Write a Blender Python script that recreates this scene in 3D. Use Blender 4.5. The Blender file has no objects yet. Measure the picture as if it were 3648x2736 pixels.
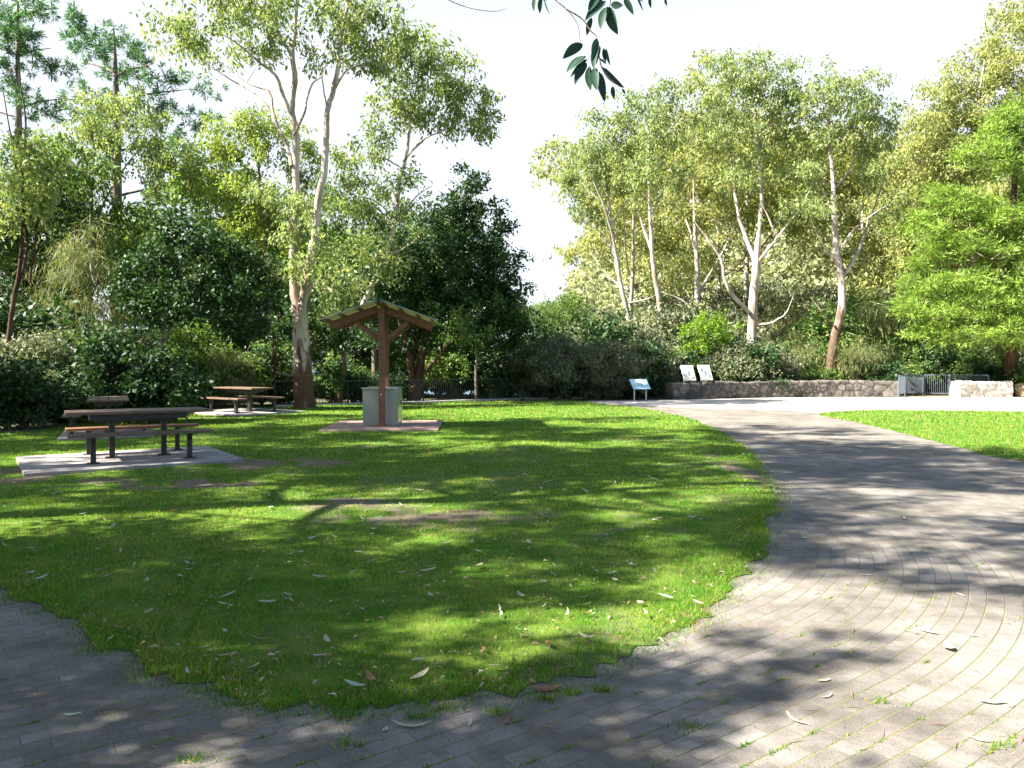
import bpy, bmesh, math, random
import numpy as np
from mathutils import Vector, Matrix
R = math.radians
SC = bpy.context.scene
COL = SC.collection
# ------------------------------------------------------------------ camera, world, sun, exposure
FPX = 2756.0; CX, CY = 1824.0, 1368.0; EYE = 1.6; PITCH = math.atan(73 / FPX)
cd = bpy.data.cameras.new('camera'); cam = bpy.data.objects.new('camera', cd); COL.objects.link(cam)
cd.sensor_width = 36; cd.lens = FPX / 3648 * 36; cd.clip_start = 0.05; cd.clip_end = 20000
cam.location = (0, 0, EYE); cam.rotation_euler = (R(90) - PITCH, 0, 0); SC.camera = cam
SH = (1.0, 0.26)                       # direction in which shadows fall
SUN_EL = R(43)
az = math.atan2(-SH[0], -SH[1])        # compass-like angle of the sun from +Y towards +X
W = bpy.data.worlds.new('World'); SC.world = W; W.use_nodes = True
nt = W.node_tree; bg = nt.nodes['Background']
sky = nt.nodes.new('ShaderNodeTexSky'); sky.sky_type = 'NISHITA'; sky.sun_disc = False
sky.sun_elevation = SUN_EL; sky.sun_rotation = az; sky.air_density = 1.0; sky.dust_density = 1.2; sky.ozone_density = 3.0
# white added to the low sky ahead for overexposure, thinning towards the zenith
tcw = nt.nodes.new('ShaderNodeTexCoord'); sepw = nt.nodes.new('ShaderNodeSeparateXYZ'); nt.links.new(tcw.outputs['Generated'], sepw.inputs[0])
mrw = nt.nodes.new('ShaderNodeMapRange'); mrw.interpolation_type = 'SMOOTHSTEP'; mrw.inputs[1].default_value = .36; mrw.inputs[2].default_value = .6; mrw.inputs[3].default_value = .85; mrw.inputs[4].default_value = .0; nt.links.new(sepw.outputs[2], mrw.inputs[0])
mxw = nt.nodes.new('ShaderNodeMix'); mxw.data_type = 'RGBA'; mr2 = nt.nodes.new('ShaderNodeMapRange'); mr2.interpolation_type = 'SMOOTHSTEP'; mr2.inputs[1].default_value = .0; mr2.inputs[2].default_value = .55; nt.links.new(sepw.outputs[1], mr2.inputs[0])
mlw = nt.nodes.new('ShaderNodeMath'); mlw.operation = 'MULTIPLY'; nt.links.new(mrw.outputs[0], mlw.inputs[0]); nt.links.new(mr2.outputs[0], mlw.inputs[1]); nt.links.new(mlw.outputs[0], mxw.inputs[0]); nt.links.new(sky.outputs[0], mxw.inputs[6]); mxw.inputs[7].default_value = (4.3, 4.5, 4.8, 1)
nt.links.new(mxw.outputs[2], bg.inputs[0]); bg.inputs[1].default_value = 0.052
sl = bpy.data.lights.new('sun', 'SUN'); sl.energy = 5.0; sl.angle = R(0.5); sl.color = (1.0, 0.94, 0.84)
so = bpy.data.objects.new('sun', sl); COL.objects.link(so)
n = math.hypot(*SH); sd = Vector((-SH[0] / n * math.cos(SUN_EL), -SH[1] / n * math.cos(SUN_EL), math.sin(SUN_EL)))
so.rotation_euler = sd.to_track_quat('Z', 'Y').to_euler(); so.location = sd * 60
SC.view_settings.view_transform = 'Standard'; SC.view_settings.look = 'None'
SC.view_settings.exposure = 2.4; SC.view_settings.gamma = 1.0; SC.view_settings.use_curve_mapping = False
try:
    SC.cycles.max_bounces = 6; SC.cycles.transmission_bounces = 4; SC.cycles.diffuse_bounces = 3
except Exception: pass

# ------------------------------------------------------------------ helpers
def ray(u, v):
    a = (u - CX) / FPX; b = -(v - CY) / FPX
    return np.array([a, math.cos(PITCH) + b * math.sin(PITCH), -math.sin(PITCH) + b * math.cos(PITCH)])
def P(u, v, Y):
    d = ray(u, v); return np.array([0, 0, EYE]) + d * (Y / d[1])
def G(u, v, z=0.0):
    d = ray(u, v); return np.array([0, 0, EYE]) + d * ((z - EYE) / d[2])
def tag(o, label=None, cat=None, group=None, kind=None):
    if label: o['label'] = label
    if cat: o['category'] = cat
    if group: o['group'] = group
    if kind: o['kind'] = kind
    return o
def empty(name, loc, rz=0, **k):
    o = bpy.data.objects.new(name, None); COL.objects.link(o); o.location = [float(c) for c in loc]; o.rotation_euler = (0, 0, rz)
    o.empty_display_size = .2
    return tag(o, **k)
def link(name, me, parent=None, loc=None, rz=0, **k):
    o = bpy.data.objects.new(name, me); COL.objects.link(o)
    if loc is not None: o.location = [float(c) for c in loc]
    o.rotation_euler = (0, 0, rz)
    if parent: o.parent = parent
    return tag(o, **k)
def mesh_np(name, V, F, mats, midx=None, smooth=False):
    V = np.asarray(V, np.float32); F = np.asarray(F, np.int32); k = F.shape[1]
    me = bpy.data.meshes.new(name)
    me.vertices.add(len(V)); me.vertices.foreach_set('co', V.ravel())
    me.loops.add(F.size); me.loops.foreach_set('vertex_index', F.ravel())
    me.polygons.add(len(F)); me.polygons.foreach_set('loop_start', np.arange(0, F.size, k, dtype=np.int32))
    me.polygons.foreach_set('loop_total', np.full(len(F), k, np.int32))
    for m in (mats if isinstance(mats, (list, tuple)) else [mats]): me.materials.append(m)
    if midx is not None: me.polygons.foreach_set('material_index', np.asarray(midx, np.int32))
    if smooth: me.polygons.foreach_set('use_smooth', np.ones(len(F), bool))
    me.update(calc_edges=True); return me
class MB:
    'collects boxes, tubes and prisms into one mesh'
    def __init__(s): s.bm = bmesh.new()
    def box(s, c, d, rot=None, bev=0.0):
        t = bmesh.new(); bmesh.ops.create_cube(t, size=1)
        bmesh.ops.scale(t, vec=Vector(d), verts=t.verts)
        if bev: bmesh.ops.bevel(t, geom=t.edges[:], offset=bev, segments=2, affect='EDGES', profile=.5)
        M = Matrix.Translation(Vector([float(x) for x in c])) @ (rot.to_4x4() if rot is not None else Matrix())
        bmesh.ops.transform(t, matrix=M, verts=t.verts)
        me = bpy.data.meshes.new('t'); t.to_mesh(me); t.free(); s.bm.from_mesh(me); bpy.data.meshes.remove(me)
    def beam(s, a, b, w, h, bev=.004, up=(0, 0, 1)):
        a = Vector([float(x) for x in a]); b = Vector([float(x) for x in b]); d = b - a; L = d.length; x = d.normalized(); y = Vector(up).cross(x).normalized(); z = x.cross(y)
        m = Matrix((x, y, z)).transposed(); s.box((a + b) / 2, (L, w, h), m, bev)
    def cyl(s, a, b, r, seg=12, r2=None):
        a = Vector([float(x) for x in a]); b = Vector([float(x) for x in b]); d = b - a
        M = Matrix.Translation((a + b) / 2) @ d.to_track_quat('Z', 'Y').to_matrix().to_4x4()
        bmesh.ops.create_cone(s.bm, cap_ends=True, segments=seg, radius1=r, radius2=r if r2 is None else r2, depth=d.length, matrix=M)
    def build(s, name, mat, parent=None, smooth=False, **k):
        me = bpy.data.meshes.new(name); s.bm.to_mesh(me); s.bm.free(); me.materials.append(mat)
        if smooth:
            for p in me.polygons: p.use_smooth = True
        return link(name, me, parent, **k)
def vnoise(x, y, seed=0):
    'smooth value noise in numpy, 0..1'
    x = np.asarray(x, float); y = np.asarray(y, float)
    xi = np.floor(x).astype(np.int64); yi = np.floor(y).astype(np.int64); xf = x - xi; yf = y - yi
    def h(a, b):
        n = (a * 374761393 + b * 668265263 + seed * 974634) & 0xffffffff
        n = ((n ^ (n >> 13)) * 1274126177) & 0xffffffff
        return ((n ^ (n >> 16)) & 0xffff) / 65535.0
    sx = xf * xf * (3 - 2 * xf); sy = yf * yf * (3 - 2 * yf)
    return (h(xi, yi) * (1 - sx) + h(xi + 1, yi) * sx) * (1 - sy) + (h(xi, yi + 1) * (1 - sx) + h(xi + 1, yi + 1) * sx) * sy
def fbm(x, y, seed=0, o=4):
    s = 0; a = .5; t = 0
    for i in range(o): s = s + a * vnoise(x * 2 ** i, y * 2 ** i, seed + i * 7); t += a; a *= .5
    return s / t
def inpoly(x, y, poly):
    c = np.zeros(x.shape, bool); n = len(poly)
    for i in range(n):
        x1, y1 = poly[i]; x2, y2 = poly[(i + 1) % n]
        k = ((y1 > y) != (y2 > y)) & (x < (x2 - x1) * (y - y1) / (y2 - y1 + 1e-12) + x1); c ^= k
    return c
def catmull(pts, per=4, closed=False):
    p = np.asarray(pts, float); n = len(p); out = []
    rng = range(n) if closed else range(n - 1)
    for i in rng:
        if closed: a, b, c, d = p[(i - 1) % n], p[i], p[(i + 1) % n], p[(i + 2) % n]
        else: a, b, c, d = p[max(i - 1, 0)], p[i], p[i + 1], p[min(i + 2, n - 1)]
        for j in range(per):
            t = j / per
            out.append(.5 * ((2 * b) + (c - a) * t + (2 * a - 5 * b + 4 * c - d) * t * t + (3 * b - a - 3 * c + d) * t ** 3))
    if not closed: out.append(p[-1])
    return np.array(out)

# ------------------------------------------------------------------ materials
class NT:
    def __init__(s, name):
        s.m = bpy.data.materials.new(name); s.m.use_nodes = True; s.t = s.m.node_tree; s.b = s.t.nodes['Principled BSDF']; s.o = s.t.nodes['Material Output']
        s.tc = None
    def n(s, ty, **k):
        x = s.t.nodes.new('ShaderNode' + ty)
        for a, b in k.items(): setattr(x, a, b)
        return x
    def l(s, a, b): s.t.links.new(a, b)
    def co(s):
        if not s.tc: s.tc = s.n('TexCoord')
        return s.tc.outputs['Object']
    def setin(s, sock, v):
        if hasattr(v, 'is_output'): s.l(v, sock)
        elif v is not None: sock.default_value = v
    def noise(s, scale, detail=4, rough=.55, vec=None, dist=0):
        x = s.n('TexNoise'); x.inputs['Scale'].default_value = scale; x.inputs['Detail'].default_value = detail; x.inputs['Roughness'].default_value = rough; x.inputs['Distortion'].default_value = dist
        s.l(vec if vec is not None else s.co(), x.inputs['Vector']); return x.outputs['Fac']
    def ramp(s, fac, stops):
        x = s.n('ValToRGB'); e = x.color_ramp.elements
        while len(e) < len(stops): e.new(.5)
        for q, (p, c) in zip(e, stops):
            q.position = p; q.color = (c, c, c, 1) if isinstance(c, (int, float)) else (*c, 1)
        s.l(fac, x.inputs['Fac']); return x.outputs['Color']
    def mix(s, f, a, b, mode='MIX'):
        x = s.n('Mix', data_type='RGBA', blend_type=mode)
        s.setin(x.inputs[0], f)
        for sk, v in ((x.inputs[6], a), (x.inputs[7], b)):
            if isinstance(v, tuple): v = (*v, 1) if len(v) == 3 else v
            s.setin(sk, v)
        return x.outputs[2]
    def math(s, op, a, b=None, c=None):
        x = s.n('Math', operation=op)
        for i, v in enumerate((a, b, c)):
            if v is not None: s.setin(x.inputs[i], v)
        return x.outputs[0]
    def bump(s, h, st=.3, d=.01):
        x = s.n('Bump'); x.inputs['Strength'].default_value = st; x.inputs['Distance'].default_value = d
        s.l(h, x.inputs['Height']); s.l(x.outputs[0], s.b.inputs['Normal'])
    def fin(s, col=None, rough=None, metal=None, spec=None):
        if col is not None: s.setin(s.b.inputs['Base Color'], (*col, 1) if isinstance(col, tuple) else col)
        if rough is not None: s.setin(s.b.inputs['Roughness'], rough)
        if metal is not None: s.b.inputs['Metallic'].default_value = metal
        if spec is not None: s.b.inputs['Specular IOR Level'].default_value = spec
        return s.m
def leafmat(name, cols, rough=.45, trans=.35, tcol=None, sc=.9, spec=.3):
    'leaf colours vary leaf by leaf and clump by clump'
    t = NT(name); g = t.n('NewGeometry')
    r = t.ramp(g.outputs['Random Per Island'], [(i / (len(cols) - 1), c) for i, c in enumerate(cols)])
    nz = t.noise(sc, 2); v = t.ramp(nz, [(.3, (.62, .66, .62)), (.7, (1.3, 1.25, 1.05))])
    c = t.mix(1.0, r, v, 'MULTIPLY'); t.fin(c, max(rough, .55), spec=spec)
    tr = t.n('BsdfTranslucent'); tc = t.mix(1.0, c, tcol or (1.35, 1.42, .75), 'MULTIPLY'); t.l(tc, tr.inputs[0])
    ms = t.n('MixShader'); ms.inputs[0].default_value = trans; t.l(t.b.outputs[0], ms.inputs[1]); t.l(tr.outputs[0], ms.inputs[2]); t.l(ms.outputs[0], t.o.inputs[0])
    return t.m
def barkmat(name, lo, hi, z0, z1, patch=.5, sc=3.0):
    'rough dark stocking at the foot, smooth pale bark above z1, ragged between'
    t = NT(name); sep = t.n('SeparateXYZ'); gp = t.n('NewGeometry'); t.l(gp.outputs['Position'], sep.inputs[0])
    mp = t.n('Mapping'); mp.inputs['Scale'].default_value = (1, 1, .22); t.l(gp.outputs['Position'], mp.inputs[0])
    nz = t.noise(sc * 2, 5, .6, mp.outputs[0], .6)
    zz = t.math('DIVIDE', t.math('SUBTRACT', sep.outputs[2], z0), max(z1 - z0, .01))
    k = t.math('ADD', zz, t.math('MULTIPLY', t.math('SUBTRACT', nz, .5), patch * 4))
    f = t.ramp(k, [(.35, 0.0), (.65, 1.0)])
    n2 = t.noise(sc * 9, 4, .6, mp.outputs[0])
    a = t.mix(n2, tuple(x * .45 for x in lo), tuple(min(1, x * 1.5) for x in lo)); n3 = t.noise(sc * 1.3, 3, .5, mp.outputs[0], 1.0)
    b = t.mix(t.ramp(n3, [(.42, 0.), (.6, 1.)]), hi, tuple(x * y for x, y in zip(hi, (.55, .48, .43))))
    t.bump(t.math('ADD', nz, n2), .6, .03)
    return t.fin(t.mix(f, a, b), .8, spec=.2)
M = {}
M['gum'] = leafmat('gum_leaf', [(0.097, 0.157, 0.070), (0.194, 0.259, 0.097), (0.292, 0.335, 0.140), (0.162, 0.238, 0.097), (0.389, 0.389, 0.194)], .38, .38)
M['gumyel'] = leafmat('gum_leaf_olive', [(.17, .21, .075), (.27, .30, .11), (.36, .36, .15), (.20, .25, .09), (.40, .35, .18)], .42, .4)
M['gumlime'] = leafmat('gum_leaf_yellow_green', [(.11, .17, .035), (.22, .29, .06), (.31, .36, .10), (.16, .23, .05)], .4, .42)
M['dark'] = leafmat('dark_leaf', [(0.016, 0.040, 0.014), (0.029, 0.072, 0.021), (0.046, 0.096, 0.026), (0.021, 0.051, 0.022)], .35, .22)
M['mid'] = leafmat('mid_leaf', [(0.053, 0.112, 0.030), (0.105, 0.195, 0.045), (0.165, 0.240, 0.060), (0.075, 0.150, 0.042), (0.225, 0.270, 0.090)], .4, .33)
M['grey'] = leafmat('grey_leaf', [(0.081, 0.108, 0.068), (0.135, 0.162, 0.101), (0.203, 0.216, 0.135), (0.108, 0.135, 0.074), (0.270, 0.257, 0.162)], .5, .28, (1.2, 1.25, .8))
M['lime'] = leafmat('lime_leaf', [(.08, .16, .02), (.16, .27, .03), (.24, .35, .06)], .45, .45)
M['pine'] = leafmat('pine_needle', [(0.028, 0.084, 0.042), (0.056, 0.140, 0.063), (0.098, 0.196, 0.084), (0.140, 0.238, 0.070)], .5, .25, (1.2, 1.5, .8))
M['conifer'] = leafmat('bright_conifer', [(0.084, 0.156, 0.030), (0.192, 0.300, 0.060), (0.288, 0.396, 0.084), (0.144, 0.240, 0.042)], .5, .4)
M['wisp'] = leafmat('wispy_needle', [(0.104, 0.130, 0.052), (0.169, 0.195, 0.085), (0.247, 0.247, 0.117)], .55, .3)
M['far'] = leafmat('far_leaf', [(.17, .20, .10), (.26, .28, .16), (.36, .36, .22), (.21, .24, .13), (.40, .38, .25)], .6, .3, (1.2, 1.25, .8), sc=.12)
M['bark_big'] = barkmat('bark_big_gum', (.125, .065, .038), (.50, .43, .37), -.4, 4.6, 1.0, 1.6)
M['bark_gum'] = barkmat('bark_gum', (.14, .09, .055), (.46, .41, .36), .4, 2.6, .35)
M['bark_red'] = barkmat('bark_brown_gum', (.11, .07, .048), (.44, .38, .33), 2.0, 6.5, .6)
M['bark_dark'] = barkmat('bark_dark', (.07, .035, .02), (.10, .06, .04), 0, 3, .4)
M['bark_grey'] = barkmat('bark_grey', (.12, .10, .08), (.20, .17, .14), 0, 3, .4)
M['twig'] = barkmat('twig_bark', (.12, .09, .07), (.33, .28, .23), -50, -40, .4)
def plain(name, a, b, sc, rough=.6, bump=.2, d=.004, metal=None, spec=None, stretch=None):
    t = NT(name); vec = t.co()
    if stretch: mp = t.n('Mapping'); mp.inputs['Scale'].default_value = stretch; t.l(vec, mp.inputs[0]); vec = mp.outputs[0]
    nz = t.noise(sc, 6, .62, vec); c = t.mix(t.ramp(nz, [(.35, 0.), (.65, 1.)]), a, b)
    if bump: t.bump(nz, bump, d)
    return t.fin(c, rough, metal, spec)
M['timber'] = plain('oiled_red_timber', (.11, .045, .022), (.22, .10, .048), 9, .55, .4, .004, stretch=(2, 2, 2))
M['timber_top'] = plain('weathered_table_timber', (.08, .05, .034), (.19, .12, .08), 10, .5, .4, .003, stretch=(.6, 6, 6))
M['timber_red'] = plain('oiled_bench_timber', (.17, .07, .03), (.28, .13, .06), 10, .45, .3, .003, stretch=(.6, 6, 6))
M['blacksteel'] = plain('dark_painted_steel', (.012, .010, .010), (.03, .026, .026), 20, .45, .1)
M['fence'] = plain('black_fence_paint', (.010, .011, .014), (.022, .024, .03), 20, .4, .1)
M['fencegrey'] = plain('grey_blue_fence_paint', (.07, .085, .11), (.15, .17, .21), 20, .35, .1)  # grey-blue paint of the curved balustrade
M['stainless'] = plain('brushed_stainless', (.42, .44, .45), (.60, .62, .64), 30, .28, .05, metal=.9)
M['bbqpanel'] = plain('speckled_grey_panel', (.20, .20, .18), (.38, .38, .34), 130, .5, .1, .001)
M['roofgreen'] = plain('green_roof_sheet', (.06, .17, .13), (.11, .24, .19), 5, .4, .05)
M['cream'] = plain('cream_paint', (.74, .70, .60), (.82, .78, .68), 6, .5, .05)
M['concrete'] = plain('worn_concrete', (.22, .195, .18), (.38, .34, .32), 5, .85, .4, .003)
M['kerb'] = plain('pale_concrete_edge', (.40, .38, .35), (.58, .55, .50), 7, .85, .4, .003)
M['rock'] = plain('pale_sandstone', (.42, .35, .26), (.66, .60, .50), 4, .9, .8, .03)
M['rockbrown'] = plain('brown_sandstone', (.20, .13, .07), (.42, .33, .22), 4, .9, .8, .03)
M['signpost'] = plain('galvanised_post', (.30, .32, .34), (.46, .48, .5), 20, .4, .05, metal=.5)
M['signblue'] = plain('blue_sign_back', (.02, .05, .16), (.04, .08, .22), 8, .4, .02)
M['ink'] = plain('sign_ink', (.10, .14, .17), (.18, .22, .25), 60, .5, 0)
M['inklight'] = plain('sign_ink_faint', (.30, .36, .36), (.45, .48, .46), 60, .5, 0)
M['signpanel'] = plain('cream_sign_panel', (.42, .42, .37), (.50, .50, .44), 9, .35, 0)
M['bluepanel'] = plain('pale_blue_sign_panel', (.38, .62, .68), (.56, .74, .76), 7, .3, 0)
M['deadleaf_a'] = leafmat('dead_leaf_pale', [(.34, .28, .22), (.54, .48, .40)], .6, .15, (1, .9, .7), 30)
M['deadleaf_b'] = leafmat('dead_leaf_brown', [(.20, .10, .05), (.33, .18, .10)], .6, .15, (1, .8, .6), 30)
M['deadleaf_c'] = leafmat('dead_leaf_grey_green', [(.30, .36, .33), (.44, .48, .43)], .5, .15, (1, 1, .8), 30)
M['litter'] = plain('red_brown_needles', (.16, .06, .025), (.32, .15, .07), 8, .8, 0)

# ------------------------------------------------------------------ tree building
def tube_arr(pts, rad, sides=8, wob=0, rng=None):
    p = np.asarray(pts, float); n = len(p); r = np.asarray(rad, float)
    t = np.gradient(p, axis=0); t /= np.linalg.norm(t, axis=1)[:, None] + 1e-9
    ref = np.array([0.31, 0.95, 0.05]); s = np.cross(t, ref); s /= np.linalg.norm(s, axis=1)[:, None] + 1e-9; q = np.cross(t, s)
    a = np.linspace(0, 2 * np.pi, sides, endpoint=False)
    rr = r[:, None] * (1 + (wob * (rng.random((n, sides)) - .5) if wob else 0))
    V = p[:, None, :] + rr[..., None] * (np.cos(a)[None, :, None] * s[:, None, :] + np.sin(a)[None, :, None] * q[:, None, :])
    i = np.arange(n - 1)[:, None] * sides; j = np.arange(sides)[None, :]; k = (j + 1) % sides
    F = np.stack([i + j, i + k, i + sides + k, i + sides + j], -1).reshape(-1, 4)
    return V.reshape(-1, 3), F
def unit(v): return v / (np.linalg.norm(v, axis=-1, keepdims=True) + 1e-9)
def leaf_arr(c, d, nrm, L, Wd, bend=.12):
    'rhombic leaf quads folded a little along the middle'
    d = unit(d); s = unit(np.cross(d, nrm)); n = np.cross(s, d); L = L[:, None]; w = Wd[:, None]
    a = c; b = c + d * L * .42 + s * w * .5 + n * L * bend * .5; e = c + d * L; f = c + d * L * .42 - s * w * .5 + n * L * bend * .5
    V = np.stack([a, b, e, f], 1).reshape(-1, 3); F = np.arange(len(c) * 4).reshape(-1, 4)
    return V, F
KIND = {  # leaf length, width, droop, outward, clump radius, leaves per clump
    'gum':    (.185, .072, .8, .3, .44, 115),
    'broad':  (.15, .088, .2, .5, .38, 125),
    'needle': (.24, .034, .0, 1.4, .36, 170),
    'feather':(.26, .055, -.1, 1.3, .42, 130),
    'wisp':   (.42, .022, 1.2, .4, .50, 110),
}
def make_leaves(rng, cl, kind, size=1.0, num=1.0):
    L, Wd, droop, outw, cr, npc = KIND[kind]; npc = max(6, int(npc * num)); n = len(cl)
    # every clump is made of a few sprays
    ns = 5; sp = cl[:, None, :] + rng.normal(size=(n, ns, 3)) * cr * size * np.array([.62, .62, .42])
    idx = rng.integers(0, ns, (n, npc)); base = sp[np.arange(n)[:, None], idx]
    off = rng.normal(size=(n, npc, 3)) * cr * size * (.30 if kind != 'needle' else .10)
    if kind == 'feather': off *= np.array([1.3, 1.3, .5])
    c = (base + off).reshape(-1, 3); od = unit(off).reshape(-1, 3)
    out = unit(np.repeat(sp - cl[:, None, :], 1, 1))[np.arange(n)[:, None], idx].reshape(-1, 3)
    d = rng.normal(size=c.shape) * .6 + od * outw * .6 + out * outw * .5 + np.array([0, 0, -1.]) * droop
    nr = rng.normal(size=c.shape) + np.array([0, 0, .8 if droop < .5 else .1])
    k = rng.uniform(.4, 1.35, len(c))
    return leaf_arr(c, d, nr, L * size * k, Wd * size * k * rng.uniform(.8, 1.2, len(c)))
def grow(rng, nodes, nrad, cl, r0=.022, sides=4, sag=.0):
    'joins every clump to the nearest wood with a curved twig; later twigs may start from earlier ones'
    V = []; F = []; off = 0
    N = [np.array(nodes)]; NR = [np.array(nrad)]
    dist = np.array([np.min(np.linalg.norm(N[0] - c, axis=1)) for c in cl]); order = np.argsort(dist)
    allN = np.array(nodes); allR = np.array(nrad)
    for q, i in enumerate(order):
        c = cl[i]; dd = np.linalg.norm(allN - c, axis=1) + 1.2 * np.maximum(0, allN[:, 2] - c[2]); j = int(np.argmin(dd)); a = allN[j]; D = np.linalg.norm(c - a)
        if D < .12: continue
        m = (a + c) / 2 + rng.normal(size=3) * D * .12 - np.array([0, 0, 1]) * D * .06
        t = np.linspace(0, 1, 6)[:, None]; p = a * (1 - t) ** 2 + 2 * m * t * (1 - t) + c * t * t
        ra = min(allR[j] * .8, r0 + .012 * D); rr = np.linspace(ra, .006, 6)
        v, f = tube_arr(p, rr, sides); V.append(v); F.append(f + off); off += len(v)
        allN = np.vstack([allN, p[1:]]); allR = np.concatenate([allR, rr[1:]])
    if not V: return np.zeros((0, 3)), np.zeros((0, 4), int)
    return np.vstack(V), np.vstack(F)
def clumps(rng, c, rad, n):
    d = unit(rng.normal(size=(n, 3))); r = rng.uniform(.15, 1, n) ** .45
    return c + d * r[:, None] * rad
def tree_parts(root, rng, limbs, blobs, kind, leaf, bark, dens=1.0, size=1.0, num=1.0, sides=10, o=None, stem=1.0):
    'limbs: arrays (x,y,z,r) in world metres; blobs: (centre, radii). o = origin of the tree'
    o = np.zeros(3) if o is None else np.asarray(o, float); nodes = []; nr = []
    for q, lb in enumerate(limbs):
        lb = np.asarray(lb, float); pp = catmull(lb, 6); pp[:, 3] = np.maximum(pp[:, 3] * stem, .008)
        jit = np.cumsum(rng.normal(size=(len(pp), 3)) * .012, axis=0); jit -= np.linspace(0, 1, len(pp))[:, None] * jit[-1]
        pp[:, :3] += jit * min(1, len(pp) / 10)
        V, F = tube_arr(pp[:, :3] - o, pp[:, 3], sides if q == 0 else 8, .10, rng)
        link('trunk' if q == 0 else 'limb', mesh_np('wood', V, F, M[bark], None, True), root)
        nodes.append(pp[:, :3]); nr.append(pp[:, 3])
    nodes = np.vstack(nodes); nr = np.concatenate(nr)
    cl = []
    for c, rad, *rest in blobs:
        rad = np.asarray(rad, float); area = math.pi * math.sqrt(rad[0] * rad[1]) * rad[2]; n = max(4, int(area * 3.9 * dens * (rest[0] if rest else 1) / (size * size)))
        cl.append(clumps(rng, np.asarray(c), rad, n))
    cl = np.vstack(cl)
    tV, tF = grow(rng, nodes, nr, cl); lV, lF = make_leaves(rng, cl, kind, size, num)
    V = np.vstack([tV, lV]) - o; F = np.vstack([tF, lF + len(tV)])
    mi = np.concatenate([np.zeros(len(tF), int), np.ones(len(lF), int)])
    return link('crown', mesh_np('crown', V, F, [M['twig'], M[leaf]], mi), root), len(lF)
TOTAL = [0]
def px_tree(name, label, cat, Y, limbs, blobs, kind='gum', leaf='gum', bark='bark_gum', seed=1, depth=1.0, group=None, **k):
    'a tree traced from the photograph at its own distance Y; limbs (u, v, dY, r), blobs (u, v, dY, ru, rv)'
    rng = np.random.default_rng(seed)
    L = [[(*P(u, v, Y + dy), r) for (u, v, dy, r) in lb] for lb in limbs]
    s = Y / FPX
    B = [(P(u, v, Y + dy), (ru * s, max(ru, rv) * s * depth, rv * s)) for (u, v, dy, ru, rv) in blobs]
    b0 = np.array(L[0][0][:3])
    root = empty(name, b0, label=label, cat=cat, group=group)
    _, n = tree_parts(root, rng, L, B, kind, leaf, bark, o=b0, **k); TOTAL[0] += n
    return root
def auto_tree(name, label, cat, base, h, cr, seed, kind='gum', leaf='gum', bark='bark_gum', r=.18, nl=7, group=None, spread=1.0, low=.45, **k):
    'a tree grown from a rule, for the rows seen behind others or standing beside the frame'
    rng = np.random.default_rng(seed); b = np.asarray(base, float); lean = rng.normal(size=2) * .05 * h
    top = b + np.array([lean[0], lean[1], h * .88]); tr = []
    for t in np.linspace(0, 1, 6):
        p = b + (top - b) * t + np.array([*rng.normal(size=2) * .02 * h * (0 < t < 1), 0]); tr.append((*p, r * (1 - .85 * t)))
    L = [tr]; B = []
    for i in range(nl):
        t = low + (1 - low) * (i + .3) / nl; a = i * 2.4 + rng.uniform(-.4, .4); s = np.array(tr); p0 = b + (top - b) * t
        reach = cr * (1.15 - .6 * abs(t - .7)) * rng.uniform(.7, 1.1); e = p0 + np.array([math.cos(a) * reach * .8, math.sin(a) * reach * .8, reach * rng.uniform(.3, .8)])
        m = (p0 + e) / 2 + np.array([0, 0, -.1 * reach]); r1 = max(.02, r * .45 * (1.1 - t))
        L.append([(*p0, r1), (*m, r1 * .7), (*e, r1 * .3)]); q = cr * rng.uniform(.34, .5)
        B.append((e, (q * spread, q * spread, q * .7)))
    B.append((top + np.array([0, 0, h * .04]), (cr * .42, cr * .42, cr * .35)))
    root = empty(name, b, label=label, cat=cat, group=group)
    _, n = tree_parts(root, rng, L, B, kind, leaf, bark, o=b, **k); TOTAL[0] += n
    return root
def copy_tree(src, loc, rz, s, **k):
    r = src.copy(); COL.objects.link(r); r.location = [float(c) for c in loc]; r.rotation_euler = (0, 0, rz); r.scale = s if hasattr(s, '__len__') else (s, s, s)
    for ch in list(src.children):
        c = ch.copy(); COL.objects.link(c); c.parent = r
    return tag(r, **k)

exec_parts = []
# ------------------------------------------------------------------ terrain, sea, paving, lawns
def hz(x, y):
    'height of the land'
    x = np.asarray(x, float); y = np.asarray(y, float)
    edge = 40 + 0 * x
    drop = np.clip((y - edge) / 45, 0, 1); dl = np.clip((-x - 24 - .25 * y) / 40, 0, 1)
    z = -10 * (drop * drop * (3 - 2 * drop)) - 9 * dl * dl * (3 - 2 * dl)
    k = np.clip((x / np.maximum(y, 1) + .02) / .16, 0, 1); k = k * k * (3 - 2 * k)
    far = np.clip((y - 75) / 170, 0, 1); far = far * far * (3 - 2 * far)
    z = z + k * far * (50 + 16 * fbm(x / 60 + 9, y / 60, 3)) - (1 - k) * far * 45
    side = np.clip((x - 26) / 60, 0, 1); z = z + side * side * 16 * np.clip((y + 20) / 60, 0, 1) * np.clip((110 - y) / 60, 0, 1)
    return z - .012
def grid_mesh(name, xs, ys, f, mat):
    X, Y = np.meshgrid(xs, ys); Z = f(X, Y); V = np.stack([X, Y, Z], -1).reshape(-1, 3); w = len(xs)
    i = (np.arange(len(ys) - 1)[:, None] * w + np.arange(w - 1)[None, :]).ravel(); F = np.stack([i, i + 1, i + w + 1, i + w], -1)
    return mesh_np(name, V, F, mat, None, True)
t = NT('forest_floor'); a = t.noise(1.2, 6); b = t.noise(25, 6, .7)
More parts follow.
